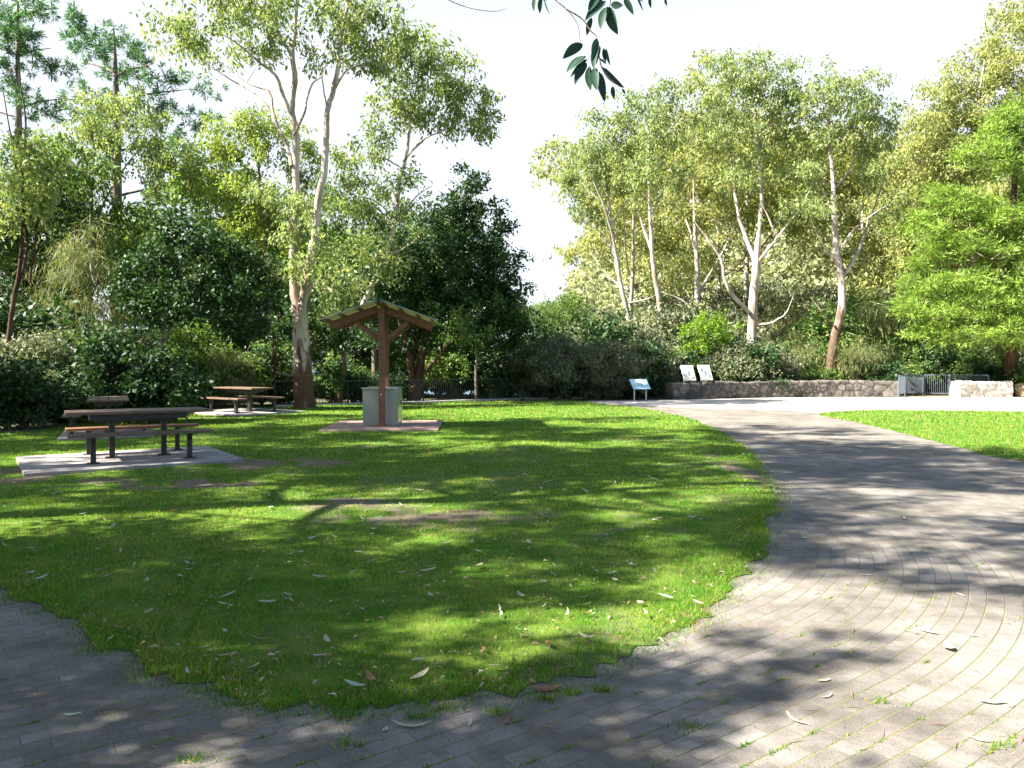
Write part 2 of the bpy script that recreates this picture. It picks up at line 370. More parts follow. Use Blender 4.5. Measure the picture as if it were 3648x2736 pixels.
c = t.mix(t.ramp(a, [(.4, 0.), (.6, 1.)]), (.075, .055, .03), (.05, .075, .022)); c = t.mix(t.ramp(b, [(.5, 0.), (.75, 1.)]), c, (.20, .15, .10)); t.bump(b, .6, .03)
M['floor'] = t.fin(c, .95)
xs = np.unique(np.concatenate([np.linspace(-600, -60, 28), np.linspace(-60, 60, 61), np.linspace(60, 600, 28)])); ys = np.unique(np.concatenate([np.linspace(-120, -20, 8), np.linspace(-20, 90, 56), np.linspace(90, 600, 40)]))
link('ground', grid_mesh('ground', xs, ys, hz, M['floor']), kind='structure')
t = NT('sea_water'); a = t.noise(.05, 6); t.bump(a, .3, 1.0); M['sea'] = t.fin((.12, .20, .27), .6, spec=.1)
link('sea', mesh_np('sea', [(-9000, 60, -38), (9000, 60, -38), (9000, 12000, -38), (-9000, 12000, -38)], [(0, 1, 2, 3)], M['sea']), kind='structure')

# pavers laid in arcs round one centre
PC = (-1.5, 8.15)
t = NT('brick_pavers'); sep = t.n('SeparateXYZ'); t.l(t.co(), sep.inputs[0])
dx = t.math('SUBTRACT', sep.outputs[0], PC[0]); dy = t.math('SUBTRACT', sep.outputs[1], PC[1])
TH = R(36); CA, SA = math.cos(TH), math.sin(TH); PAL, PAC = PC[0] * CA + PC[1] * SA, -PC[0] * SA + PC[1] * CA
along = t.math('SUBTRACT', t.math('ADD', t.math('MULTIPLY', sep.outputs[0], CA), t.math('MULTIPLY', sep.outputs[1], SA)), PAL)
across = t.math('SUBTRACT', t.math('ADD', t.math('MULTIPLY', sep.outputs[0], -SA), t.math('MULTIPLY', sep.outputs[1], CA)), PAC)
zone = t.math('GREATER_THAN', along, 0.0)       # straight courses near, bending into arcs further up the path
rad_ = t.math('SQRT', t.math('ADD', t.math('MULTIPLY', dx, dx), t.math('MULTIPLY', dy, dy))); lin = t.math('MULTIPLY', across, -1.0); nz_ = t.math('SUBTRACT', 1.0, zone)
rr = t.math('ADD', t.math('DIVIDE', t.math('ADD', t.math('MULTIPLY', rad_, zone), t.math('MULTIPLY', lin, nz_)), .105), 400.0)
row = t.math('FLOOR', rr); ang = t.math('ADD', t.math('ARCTAN2', dy, dx), R(90) - TH)
ua = t.math('MULTIPLY', ang, t.math('DIVIDE', t.math('MULTIPLY', t.math('SUBTRACT', row, 399.5), .105), .21)); us = t.math('DIVIDE', along, .21)
uu = t.math('ADD', t.math('ADD', t.math('ADD', t.math('MULTIPLY', ua, zone), t.math('MULTIPLY', us, nz_)), t.math('MULTIPLY', t.math('MODULO', row, 2.0), .5)), 300.0)
fu = t.math('FRACT', uu); fv = t.math('FRACT', rr)
eu = t.math('MULTIPLY', t.math('MINIMUM', fu, t.math('SUBTRACT', 1.0, fu)), .21); ev = t.math('MULTIPLY', t.math('MINIMUM', fv, t.math('SUBTRACT', 1.0, fv)), .105)
wob = t.noise(60, 3); wide = t.math('MULTIPLY', t.math('SUBTRACT', wob, .5), .006)
moss = t.noise(2.3, 4, .6); gap = t.ramp(moss, [(.35, 0.), (.7, 1.)])
ev2 = t.math('ADD', ev, wide); eu2 = t.math('ADD', t.math('MULTIPLY', eu, 1.9), wide)
ed = t.math('MINIMUM', ev2, eu2)
jm = t.n('MapRange'); jm.inputs[1].default_value = .0016; jm.inputs[2].default_value = .0050; t.l(ed, jm.inputs[0]); J = jm.outputs[0]
cb = t.n('CombineXYZ'); t.l(t.math('FLOOR', uu), cb.inputs[0]); t.l(row, cb.inputs[1]); wn = t.n('TexWhiteNoise'); t.l(cb.outputs[0], wn.inputs[0])
base = t.mix(wn.outputs[0], (.20, .182, .168), (.262, .238, .222)); sp = t.noise(110, 4, .75); base = t.mix(t.ramp(sp, [(.35, 0.), (.7, 1.)]), t.mix(1.0, base, (.62, .62, .62), 'MULTIPLY'), t.mix(1.0, base, (1.35, 1.32, 1.28), 'MULTIPLY'))
st = t.noise(.9, 6, .7); base = t.mix(t.ramp(st, [(.40, 0.), (.62, 1.)]), base, t.mix(1.0, base, (.55, .54, .52), 'MULTIPLY')); s2 = t.noise(5, 6, .75); base = t.mix(t.ramp(s2, [(.45, 0.), (.72, 1.)]), base, t.mix(1.0, base, (.62, .64, .58), 'MULTIPLY'))
jc = t.mix(gap, (.12, .105, .085), (.185, .20, .06)); jc = t.mix(t.noise(90, 2), t.mix(1.0, jc, (.5, .5, .5), 'MULTIPLY'), t.mix(1.0, jc, (1.4, 1.5, 1.3), 'MULTIPLY'))
t.bump(t.math('ADD', t.math('MULTIPLY', J, 1.0), t.math('MULTIPLY', sp, .35)), .7, .006)
M['paver'] = t.fin(t.mix(J, jc, base), .85, spec=.25)
pv = [(-14, -8), (30, -8), (30, 37.2), (14, 37.3), (6.7, 34.2), (3.4, 33.2), (.5, 33), (-4, 30), (-14, 17)]
me = bpy.data.meshes.new('path'); me.from_pydata([(x, y, 0) for x, y in pv], [], [tuple(range(len(pv)))]); me.materials.append(M['paver']); link('path', me, kind='structure')
# forecourt sheet over the pavers, the far band's sunlight put into its pale colour
t = NT('sunlit_ground'); a = t.noise(1.1, 5); b = t.noise(45, 5, .7); c = t.mix(t.ramp(b, [(.35, 0.), (.7, 1.)]), (.42, .37, .31), (.66, .61, .54)); c = t.mix(t.ramp(a, [(.5, 0.), (.72, 1.)]), c, (.30, .24, .17)); t.bump(b, .5, .01)
M['sunlit_band'] = t.fin(c, .95)
fp = [G(1850, 1428), G(2130, 1440), G(2300, 1447), G(2500, 1454), G(2800, 1462), G(2930, 1474), G(3200, 1473), G(3700, 1472), (27, 30, 0), (29, 36.9, 0), (14.5, 37.05, 0), (7, 34, 0), (3.4, 33), (.8, 32.8)]
me = bpy.data.meshes.new('forecourt'); me.from_pydata([(float(q[0]), float(q[1]), .004) for q in fp], [], [tuple(range(len(fp)))]); me.materials.append(M['sunlit_band']); link('forecourt', me, kind='structure')

def dirt(x, y):
    'worn earth showing through the turf, 0..1'
    d = fbm(x * .8, y * .5, 11, 5); m = np.clip((d - .60) * 5, 0, .35)
    for (u, v, rx, ry, s) in [(1550, 1850, 1.6, .9, .62), (1200, 1800, 1.1, .6, .6), (950, 1660, 1.5, 1.2, .9), (500, 1730, 1.8, .45, 1.2), (60, 1700, 1.0, .9, 1.0), (1850, 1400+30, 3, 1.2, .8), (1300, 1590, 1.2, 1.0, .5), (2250, 1900, .8, .5, .5), (2680, 1700, .35, 3.5, .7)]:
        g = G(u, v); q = ((x - g[0]) / rx) ** 2 + ((y - g[1]) / ry) ** 2
        m = np.maximum(m, s * np.exp(-q) * np.clip(fbm(x * 2.6, y * 2.6, 5, 5) * 3.2 - .95, 0, 1.2))
    return np.clip(m, 0, 1)
t = NT('lawn_soil'); at = t.n('Attribute'); at.attribute_name = 'dirt'; a = t.noise(3, 5); b = t.noise(60, 5, .75); dn = t.noise(11, 8, .85)
g = t.mix(t.ramp(b, [(.3, 0.), (.7, 1.)]), (.03, .075, .008), (.10, .20, .02)); g = t.mix(t.ramp(a, [(.4, 0.), (.65, 1.)]), g, (.13, .19, .03))
so_ = t.mix(b, (.07, .055, .035), (.27, .215, .155)); k = t.math('ADD', at.outputs['Fac'], t.math('MULTIPLY', t.math('SUBTRACT', dn, .5), 1.6)); t.bump(b, .6, .02)
M['lawn'] = t.fin(t.mix(t.ramp(k, [(.3, 0.), (.6, 1.)]), g, so_), .95, spec=.1)
def edge_noise(B, amp, seed):
    rng = np.random.default_rng(seed); s = np.linspace(0, 60, len(B)); e = (fbm(s * 3, s * 0 + 1, seed, 4) - .5) * 2 * amp
    T = np.roll(B, -1, 0) - np.roll(B, 1, 0); N = np.stack([T[:, 1], -T[:, 0]], 1); N /= np.linalg.norm(N, axis=1)[:, None] + 1e-9
    return B + N * e[:, None]
LA = [G(u, v)[:2] for u, v in [(1300, 2525), (1000, 2520), (750, 2450), (520, 2370), (300, 2260), (0, 2110)]] + [(-5.2, 6.6), (-8.5, 8.5), (-14, 11), (-22, 14), (-22, 19)] + \
     [G(u, v)[:2] for u, v in [(0, 1545), (250, 1500), (480, 1470), (760, 1458), (1100, 1449), (1500, 1430), (1900, 1424), (2060, 1428), (2130, 1439), (2300, 1458), (2460, 1495), (2590, 1555), (2690, 1630), (2745, 1740), (2755, 1830), (2720, 1960), (2560, 2130), (2420, 2240), (2120, 2390), (1700, 2480)]]
LA = edge_noise(catmull(LA, 24, True), .11, 3)
LB = [G(u, v)[:2] for u, v in [(2920, 1476), (3050, 1505), (3200, 1540), (3400, 1590), (3648, 1642)]] + [(11, 10.5), (16, 10), (24, 14), (26, 22)] + [G(u, v)[:2] for u, v in [(3800, 1470), (3500, 1466), (3200, 1463), (3050, 1464)]]
LB = edge_noise(catmull(LB, 24, True), .06, 8)
def lawn(name, B, c, nr):
    c = np.array(c); n = len(B); rs = np.linspace(0, 1, nr) ** .8; V = c + rs[:, None, None] * (B - c)[None]; V = V.reshape(-1, 2)
    e = np.repeat(1 - rs, n); z = .006 + .016 * np.clip(e * 30, 0, 1) + .008 * fbm(V[:, 0] * 1.5, V[:, 1] * 1.5, 2) * np.clip(e * 20, 0, 1)
    i = np.arange(nr - 1)[:, None] * n; j = np.arange(n)[None]; k = (j + 1) % n; F = np.stack([i + j, i + n + j, i + n + k, i + k], -1).reshape(-1, 4)[:, ::-1]
    me = mesh_np(name, np.column_stack([V, z]), F, M['lawn'], None, True); at = me.attributes.new('dirt', 'FLOAT', 'POINT'); at.data.foreach_set('value', dirt(V[:, 0], V[:, 1]).astype(np.float32))
    return link(name, me, kind='structure')
lawn('lawn', LA, (-4.5, 14), 170); lawn('lawn', LB, (15, 18), 60)

# pads: concrete under the picnic sets, brick under the barbecue
SLABS = []
def pad(name, c, rz, lx, ly, mat, z=.075):
    b = MB(); b.box((0, 0, z / 2 - .05), (lx, ly, z + .1), None, .008); SLABS.append((c, rz, lx, ly)); return b.build(name, mat, loc=(c[0], c[1], 0), rz=rz, kind='structure')
T1 = (-6.15, 12.70); A1 = R(31)
pad('concrete_pad', (-6.22, 12.52), A1 + R(4), 3.0, 2.4, M['concrete'])
pad('concrete_pad', (-8.6, 24.7), R(-37), 3.0, 2.6, M['concrete'])
pad('concrete_pad', (-8.95, 17.1), R(117), 2.3, 1.8, M['concrete'])
t = NT('brick_pad'); br = t.n('TexBrick'); br.inputs['Scale'].default_value = 1.0; br.inputs['Brick Width'].default_value = .22; br.inputs['Row Height'].default_value = .11; br.inputs['Mortar Size'].default_value = .006
br.inputs['Color1'].default_value = (.32, .19, .15, 1); br.inputs['Color2'].default_value = (.44, .29, .24, 1); br.inputs['Mortar'].default_value = (.2, .17, .13, 1); t.l(t.co(), br.inputs[0]); M['brickpad'] = t.fin(br.outputs[0], .9)
BX, BY = -3.22, 19.25
pad('brick_pad', (BX + .05, BY + .1), R(3), 2.75, 2.9, M['brickpad'], .07)

def off_pads(x, y):
    k = np.ones(x.shape, bool)
    for (c, rz, lx, ly) in SLABS:
        a = (x - c[0]) * math.cos(rz) + (y - c[1]) * math.sin(rz); b = -(x - c[0]) * math.sin(rz) + (y - c[1]) * math.cos(rz); k &= ~((abs(a) < lx / 2) & (abs(b) < ly / 2))
    return k
# grass blades
def blades(x, y, h, w, rng, z=.016, lean=.5):
    n = len(x); a = rng.uniform(0, 2 * np.pi, n); l = rng.uniform(0, lean, n) * h; la = rng.uniform(0, 2 * np.pi, n)
    p = np.stack([x, y, np.full(n, z)], 1); s = np.stack([np.cos(a), np.sin(a), 0 * a], 1) * (w / 2)[:, None]
    tip = p + np.stack([np.cos(la) * l, np.sin(la) * l, h], 1); V = np.stack([p - s, p + s, tip], 1).reshape(-1, 3)
    return V
rng = np.random.default_rng(5); VV = []
for (y0, y1, dens, h, w) in [(3.2, 5.5, 9000, .034, .0036), (5.5, 8.5, 4800, .036, .0052), (8.5, 13, 2000, .04, .009), (13, 20, 750, .045, .016), (20, 34, 260, .05, .03)]:
    x0 = -.70 * y1; x1 = .70 * y1; n = int((x1 - x0) * (y1 - y0) * dens); x = rng.uniform(x0, x1, n); y = rng.uniform(y0, y1, n)
    k = (abs(x) < .69 * y + .3) & off_pads(x, y); x, y = x[k], y[k]
    k = inpoly(x, y, LA[::3]) | inpoly(x, y, LB[::3]); x, y = x[k], y[k]
    tuft = fbm(x * 5, y * 5, 21, 3); d = dirt(x, y) + (fbm(x * 14, y * 14, 17, 4) - .5) * 1.3; k = rng.random(len(x)) > np.clip(d * 2.2 - .35, 0, .985); x, y, tuft = x[k], y[k], tuft[k]
    hh = h * rng.uniform(.45, 1.25, len(x)) * (.5 + 1.0 * tuft); VV.append(blades(x, y, hh, w * rng.uniform(.7, 1.3, len(x)), rng, lean=1.1))
# strays creeping over the paving along the edge and weeds in the joints
for i in range(0, len(LA), 2):
    p = LA[i]
    if 2.5 < p[1] < 20 and abs(p[0]) < .7 * p[1] + .5:
        n = rng.integers(8, 90) ; s = .075; x = p[0] + rng.normal(size=n) * s; y = p[1] + rng.normal(size=n) * s
        VV.append(blades(x, y, .03 * rng.uniform(.5, 1.3, n), np.full(n, .004 if p[1] < 8 else .009), rng, z=.0, lean=1.3))
V = np.vstack(VV); F = np.arange(len(V)).reshape(-1, 3)
t = NT('grass_blade'); g = t.n('NewGeometry'); r = t.ramp(g.outputs['Random Per Island'], [(0, (.022, .09, .008)), (.3, (.05, .18, .012)), (.6, (.095, .26, .014)), (.82, (.17, .31, .025)), (.9, (.33, .30, .10)), (1, (.42, .33, .19))])
nz = t.noise(.9, 4); v = t.ramp(nz, [(.35, (.7, .9, .7)), (.65, (1.6, 1.15, 1.1))]); c = t.mix(1.0, r, v, 'MULTIPLY'); n7 = t.noise(2.6, 6, .7); c = t.mix(t.math('MULTIPLY', t.ramp(n7, [(.5, 0.), (.68, 1.)]), t.math('MULTIPLY', g.outputs['Random Per Island'], .9)), c, (.36, .30, .14)); t.fin(c, .5, spec=.3)
tr = t.n('BsdfTranslucent'); t.l(t.mix(1.0, c, (1.5, 1.6, .5), 'MULTIPLY'), tr.inputs[0]); ms = t.n('MixShader'); ms.inputs[0].default_value = .4; t.l(t.b.outputs[0], ms.inputs[1]); t.l(tr.outputs[0], ms.inputs[2]); t.l(ms.outputs[0], t.o.inputs[0]); M['grass'] = t.m
link('grass', mesh_np('grass', V, F, M['grass']), label='short mown green grass covering the park lawn', cat='grass', kind='stuff')
print('grass blades', len(F))
VV = []
for q in range(150):
    y0 = 3 + 3.2 * rng.random() ** 1.3; x0 = rng.uniform(-.68, .68) * y0
    n = int(rng.integers(8, 36)); ac = math.floor((-x0 * SA + y0 * CA - PAC) / .105) * .105 + PAC; al = x0 * CA + y0 * SA + rng.normal(size=n) * .022 * (3 if q % 3 == 0 else 1)
    x = al * CA - ac * SA + rng.normal(size=n) * .004; y = al * SA + ac * CA + rng.normal(size=n) * .004
    if not inpoly(np.array([x0]), np.array([y0]), LA[::3])[0]: VV.append(blades(x, y, .014 * rng.uniform(.5, 1.4, n), np.full(n, .0045), rng, z=0, lean=1.6))
for (u, v, k) in [(1935, 2370, 420), (1890, 2385, 250), (2030, 2470, 200), (1590, 2530, 160), (1235, 2550, 170), (1500, 2555, 130), (1780, 2540, 120), (1240, 2650, 90), (690, 2710, 90), (2455, 2590, 80), (3130, 2500, 60), (3580, 2660, 70), (1940, 2490, 150), (2140, 2460, 150)]:
    g_ = G(u, v); x = g_[0] + rng.normal(size=k) * .035; y = g_[1] + rng.normal(size=k) * .022; VV.append(blades(x, y, .03 * rng.uniform(.4, 1.3, k), np.full(k, .004), rng, z=0, lean=1.3))
V = np.vstack(VV); link('joint_weeds', mesh_np('joint_weeds', V, np.arange(len(V)).reshape(-1, 3), M['grass']), label='tiny green weeds sprouting in the joints of the brick paving', cat='weeds', kind='stuff')
# fine litter: pine needles and bark shreds
n = 5200; y = 3.2 + 12 * rng.random(n) ** 1.7; x = rng.uniform(-.7, .7, n) * y; e = np.min(np.hypot(x[:, None] - LA[None, ::6, 0], y[:, None] - LA[None, ::6, 1]), 1)
k = (rng.random(n) < .5 * np.exp(-e / .35) + .05); x, y = x[k], y[k]; n = len(x); ins = inpoly(x, y, LA[::3])
x_, y_ = x, y; a = rng.uniform(0, 6.28, n); c = np.stack([x, y, np.where(ins, .045, .006)], 1); d = np.stack([np.cos(a), np.sin(a), rng.normal(size=n) * .1], 1)
V, F = leaf_arr(c, d, np.tile([0, 0, 1.], (n, 1)), rng.uniform(.05, .17, n), rng.uniform(.0025, .006, n), .1)
link('needle_litter', mesh_np('needle_litter', V, F, M['litter']), label='reddish brown needles and bark shreds scattered along the lawn edge', cat='litter', kind='stuff')

n = 9000; y = 3.3 + 15 * rng.random(n) ** 1.6; x = rng.uniform(-.7, .7, n) * y
k = inpoly(x, y, LA[::3]) & off_pads(x, y) & (rng.random(n) < np.clip(fbm(x * 2.2, y * 2.2, 31, 4) * 3.0 - 1.1, .04, 1)); x, y = x[k], y[k]; n = len(x); a = rng.uniform(0, 6.28, n)
c = np.stack([x, y, rng.uniform(.028, .05, n)], 1); d = np.stack([np.cos(a), np.sin(a), rng.normal(size=n) * .35], 1)
V, F = leaf_arr(c, d, np.stack([rng.normal(size=n) * .4, rng.normal(size=n) * .4, np.ones(n)], 1), rng.uniform(.015, .06, n), rng.uniform(.006, .02, n), .5)
M['bits'] = leafmat('leaf_bits', [(.12, .07, .04), (.28, .19, .12), (.45, .38, .30), (.20, .11, .06)], .6, .1, (1, .9, .7), 30)
link('leaf_litter', mesh_np('leaf_litter', V, F, M['bits']), label='small broken leaf bits and bark crumbs strewn through the grass', cat='litter', kind='stuff')

# ------------------------------------------------------------------ fallen leaves, each an object
def leaf_mesh(L, w, curl, mat, hook=0., seed=0):
    rng = random.Random(seed); V = []; F = []; N = 9
    for i in range(N + 1):
        t = i / N; ww = w * (math.sin(math.pi * min(1, t * 1.02)) ** .75) * (1 - .25 * t) / 2 if 0 < i < N else .001
        x = L * (t - .5); y = hook * L * (t - .5) ** 2 * 2; z = .004 + curl * L * ((t - .5) ** 2) * 2
        lift = ww * .35
        V += [(x, y - ww, z + lift), (x, y, z), (x, y + ww, z + lift * .8 + rng.uniform(0, .001))]
    for i in range(N):
        a = 3 * i; F += [(a, a + 1, a + 4, a + 3), (a + 1, a + 2, a + 5, a + 4)]
    return mesh_np('leaf', V, F, M[mat], None, True)
LM = [('pale dry gum leaf lying on the', leaf_mesh(.15, .042, .14, 'deadleaf_a', .12, 1)), ('narrow pale curled gum leaf on the', leaf_mesh(.17, .030, .22, 'deadleaf_a', .25, 2)), ('brown dry leaf lying on the', leaf_mesh(.12, .042, .3, 'deadleaf_b', .1, 3)),
      ('grey green fallen gum leaf on the', leaf_mesh(.14, .040, .15, 'deadleaf_c', .15, 4)), ('short broad pale dead leaf on the', leaf_mesh(.085, .048, .3, 'deadleaf_a', .05, 5))]
rnd = random.Random(4); used = []
def drop(x, y, k, s, rz, where, extra=None):
    lab, me = LM[k]; ins = where == 'lawn'
    o = link('fallen_leaf', me, loc=(x, y, .048 if ins else .001), rz=rz, cat='leaf', label=extra or (lab + ' ' + ('grass of the shaded lawn' if ins else 'brick paving')), group='fallen leaves on the lawn' if ins else 'fallen leaves on the paving')
    o.rotation_euler = (rnd.uniform(-.35, .35) if ins else rnd.uniform(-.08, .08), rnd.uniform(-.25, .25) if ins else 0, rz); o.scale = (s, s, s)
cnt = 0
while cnt < 285:
    y = 3.3 + 9 * rnd.random() ** 1.5; x = rnd.uniform(-.66, .66) * y; p = inpoly(np.array([x]), np.array([y]), LA[::3])[0] and off_pads(np.array([x]), np.array([y]))[0]
    if not p and rnd.random() > .10: continue
    if p and x > .25 * y and rnd.random() > .45: continue
    drop(x, y, rnd.choice([0, 0, 1, 1, 2, 3, 3, 4]), rnd.choice([rnd.uniform(.35, .6), rnd.uniform(.5, .9)]), rnd.gauss(0.3, 1.1), 'lawn' if p else 'paving'); cnt += 1
g = G(3380, 2312); drop(g[0], g[1], 4, 1.35, R(75), 'paving', 'large broad grey leaf with a stalk alone on the dark paving')
g = G(3465, 2266); drop(g[0], g[1], 4, .55, R(-40), 'paving', 'small white leaf scrap just right of the broad grey leaf on the paving')
g = G(3490, 2640); drop(g[0], g[1], 1, .6, R(-35), 'paving', 'thin pale leaf on the sunlit pavers in the bottom right corner')
g = G(1460, 2592); drop(g[0], g[1], 1, 1.05, R(-4), 'paving', 'long pale gum leaf on the sunlit paving just below the lawn tip')
g = G(1945, 2462); drop(g[0], g[1], 2, 1.4, R(8), 'paving', 'long pinkish brown leaf where grass tufts creep onto the paving')
g = G(1500, 2440); drop(g[0], g[1], 0, .9, R(50), 'lawn', 'bright white upright leaf in the sunlit tip of the lawn')

# ------------------------------------------------------------------ picnic sets
def picnic(c, rz, label, bl, suf):
    c = np.array([*c, .075]); cs, sn = math.cos(rz), math.sin(rz)
    t = empty('picnic_table', c, rz, label=label, cat='table', group='picnic tables on concrete pads')
    b = MB()
    for i in range(4): b.box((0, -.30 + i * .2, .745), (2.08, .192, .045), None, .006)
    b.build('tabletop', M['timber_top'], t)
    b = MB(); b.box((0, 0, .672), (1.42, .56, .10), None, .006); b.box((0, 0, .6), (1.2, .10, .05), None, .004); b.build('under_frame', M['blacksteel'], t)
    for s in (-1, 1):
        b = MB(); b.box((s * .385, 0, .31), (.085, .085, .61), None, .01); l = b.build('leg', M['blacksteel'], t)
        b = MB(); b.box((s * .385, 0, .006), (.20, .20, .012), None, .003)
        for q in (-1, 1): b.cyl((s * .385 + q * .07, .07 * q, .01), (s * .385 + q * .07, .07 * q, .03), .012, 8)
        b.build('foot_plate', M['blacksteel'], l)
    for s, lab, mt in ((-1, bl[0], 'timber_top'), (1, bl[1], 'timber_red' if suf else 'timber_top')):
        p = c + np.array([-sn * s * .69, cs * s * .69, 0]); t = empty('picnic_bench', p, rz, label=lab, cat='bench', group='benches beside the picnic tables')
        b = MB()
        for i in (-1, 1): b.box((0, i * .085, .432), (2.05, .16, .042), None, .006)
        b.build('seat', M[mt], t)
        for q in (-1, 1):
            b = MB(); b.box((q * .685, 0, .2), (.075, .075, .40), None, .008); b.box((q * .685, 0, .398), (.09, .28, .018), None, .003); b.beam((q * .685, -.11, .39), (q * .685, 0, .27), .05, .02, .002); b.beam((q * .685, .11, .39), (q * .685, 0, .27), .05, .02, .002); l = b.build('leg', M['blacksteel'], t)
            b = MB(); b.box((q * .685, 0, .006), (.18, .16, .012), None, .003); b.build('foot_plate', M['blacksteel'], l)
picnic(T1, A1, 'nearest long timber picnic table on the sunlit concrete pad', ('near brown bench seat in front of the nearest picnic table', 'red brown sunlit bench behind the nearest picnic table'), 'r')
picnic((-8.6, 24.7), R(-37), 'farther dark picnic table left of the large gum trunk', ('left bench of the farther picnic set near the large gum', 'right bench of the farther picnic set nearest the large gum trunk'), '')
picnic((-8.93, 17.1), R(117.5), 'dark shaded picnic table whose top shows behind the nearest table', ('bench on the left of the shaded picnic table, mostly hidden', 'bench on the right of the shaded picnic table, mostly hidden'), '')

# ------------------------------------------------------------------ barbecue and its shelter
z0 = .07
bq = empty('barbecue', (BX, BY, z0), R(0), label='square grey speckled public barbecue with stainless steel top under the shelter', cat='barbecue')
b = MB(); b.box((-.215, 0, .465), (.405, .86, .87), None, .01); b.box((.215, 0, .465), (.405, .86, .87), None, .01); b.box((0, 0, .015), (.80, .82, .03)); b.build('cabinet', M['bbqpanel'], bq)
b = MB(); b.box((0, -.42, .925), (.87, .05, .035), None, .005); b.box((0, .42, .925), (.87, .05, .035), None, .005); b.box((-.41, 0, .925), (.05, .79, .035), None, .005); b.box((.41, 0, .925), (.05, .79, .035), None, .005); b.box((0, 0, .912), (.78, .80, .012)); b.build('bench_top', M['stainless'], bq)
b = MB(); b.box((-.2, 0, .928), (.34, .5, .018), None, .004); b.cyl((-.2, 0, .925), (-.2, 0, .942), .02, 14); b.build('hotplate', M['stainless'], bq)
b = MB(); b.box((.431, -.2, .46), (.012, .38, .74), None, .004); b.box((.431, .2, .46), (.012, .38, .74), None, .004); d = b.build('door', M['stainless'], bq)
b = MB(); b.cyl((.455, -.05, .5), (.455, -.05, .62), .008, 8); b.cyl((.455, .05, .5), (.455, .05, .62), .008, 8); b.build('handle', M['blacksteel'], d)
b = MB(); b.cyl((.08, -.431, .52), (.08, -.445, .52), .018, 14); b.build('button', M['stainless'], bq)
sh = empty('barbecue_shelter', (BX, BY, z0), R(4), label='timber barbecue shelter with two posts, braces and a green gabled metal roof', cat='shelter')
AP = 3.03; SL = .355; HW = 1.36; D0, D1 = -1.02, 1.08; PY = (-.53, .53)
for y in PY:
    b = MB(); b.box((.03, y, AP / 2 - .08), (.15, .10, AP - .16), None, .006); l = b.build('post', M['timber'], sh)
    if y < 0: b = MB(); b.cyl((.02, y - .05, .78), (.02, y - .066, .78), .02, 10); b.build('bolt', M['stainless'], l)
    for s in (-1, 1):
        b = MB(); b.beam((s * .06, y + .085, AP - .15 - .06 * SL), (s * 1.22, y + .085, AP - .15 - 1.22 * SL), .06, .17); b.build('rafter', M['timber'], sh)
        b = MB(); b.beam((s * .06 + .03, y + .085, AP - .95), (s * .62 + .02, y + .085, AP - .28 - .62 * SL), .05, .09); b.build('brace', M['timber'], sh)
for s in (-1, 1):
    for d in (.05, .48, .90, 1.25):
        b = MB(); z = AP - .03 - d * SL; b.beam((s * d, D0 + .04, z), (s * d, D1 - .04, z), .06, .075); b.build('purlin', M['timber'], sh)
    # corrugated sheet with thickness
    nx, ny = 2, 150; V = []; F = []; ys_ = np.linspace(D0, D1, ny); off = 0
    for top in (0, 1):
        for i, d in enumerate((0., HW)):
            z = AP + .022 - d * SL + .008 * np.sin(ys_ * 2 * np.pi / .076) + (.004 if top else 0); V += [(s * d, float(y), float(q)) for y, q in zip(ys_, z)]
    for j in range(ny - 1):
        F.append((j, j + 1, ny + j + 1, ny + j)); F.append((2 * ny + j, 3 * ny + j, 3 * ny + j + 1, 2 * ny + j + 1)); F.append((ny + j, ny + j + 1, 3 * ny + j + 1, 3 * ny + j))
    F.append((0, ny, 3 * ny, 2 * ny)); F.append((ny - 1, 2 * ny - 1, 4 * ny - 1, 3 * ny - 1)[::-1])
    link('roof_sheet', mesh_np('roof', V, F, M['roofgreen'], None, False), sh)
    b = MB(); b.beam((s * .03, (D0 + D1) / 2, AP + .008 - .03 * SL), (s * (HW - .02), (D0 + D1) / 2, AP + .008 - (HW - .02) * SL), D1 - D0 - .03, .006, 0); b.build('ceiling_lining', M['cream'], sh)
    b = MB(); b.beam((s * (HW + .005), D0, AP + .012 - HW * SL), (s * (HW + .005), D1, AP + .012 - HW * SL), .02, .04); b.build('eave_trim', M['roofgreen'], sh)
b = MB(); b.beam((-.01, D0 - .01, AP + .036), (-.10, D0 - .01, AP + .036 - .09 * SL), .001, .001); b.beam((.055, D0 - .012, AP + .030), (.055, D1 + .012, AP + .030), .13, .006); b.beam((-.055, D0 - .012, AP + .030), (-.055, D1 + .012, AP + .030), .13, .006); b.build('ridge_cap', M['roofgreen'], sh)

# ------------------------------------------------------------------ balustrades
def balustrade(name, label, pts, h, mat, post_every, bal=.105, base=None, basemat=None):
    p = [np.array([float(q[0]), float(q[1]), 0]) for q in pts]; root = empty(name, p[0], label=label, cat='fence'); o = p[0]
    seg = [(p[i] - o, p[i + 1] - o) for i in range(len(p) - 1)]
    for zz, nm, w in ((h, 'top_rail', .05), (.12, 'bottom_rail', .035)):
        b = MB()
        for a, c in seg: b.beam(a + [0, 0, zz], c + [0, 0, zz], w, .04, .004)
        b.build(nm, mat, root)
    S = []
    for a, c in seg:
        L = np.linalg.norm(c - a); n = max(1, round(L / post_every))
        for i in range(n): S.append(a + (c - a) * i / n)
        b = MB(); m = max(2, int(L / bal))
        for i in range(1, m): q = a + (c - a) * i / m; b.box(q + [0, 0, h / 2 + .05], (.016, .016, h - .12))
        b.build('balusters', mat, root)
    S.append(seg[-1][1])
    for q in S: b = MB(); b.box(q + [0, 0, h / 2], (.06, .06, h + .02), None, .004); b.build('post', mat, root)
    if base:
        b = MB()
        for a, c in seg: b.beam(a + [0, 0, .03], c + [0, 0, .03], .28, .10, .01)
        b.build('concrete_edge', basemat, root)
def GP(u, Y): q = P(u, 1400, Y); return (q[0], q[1])
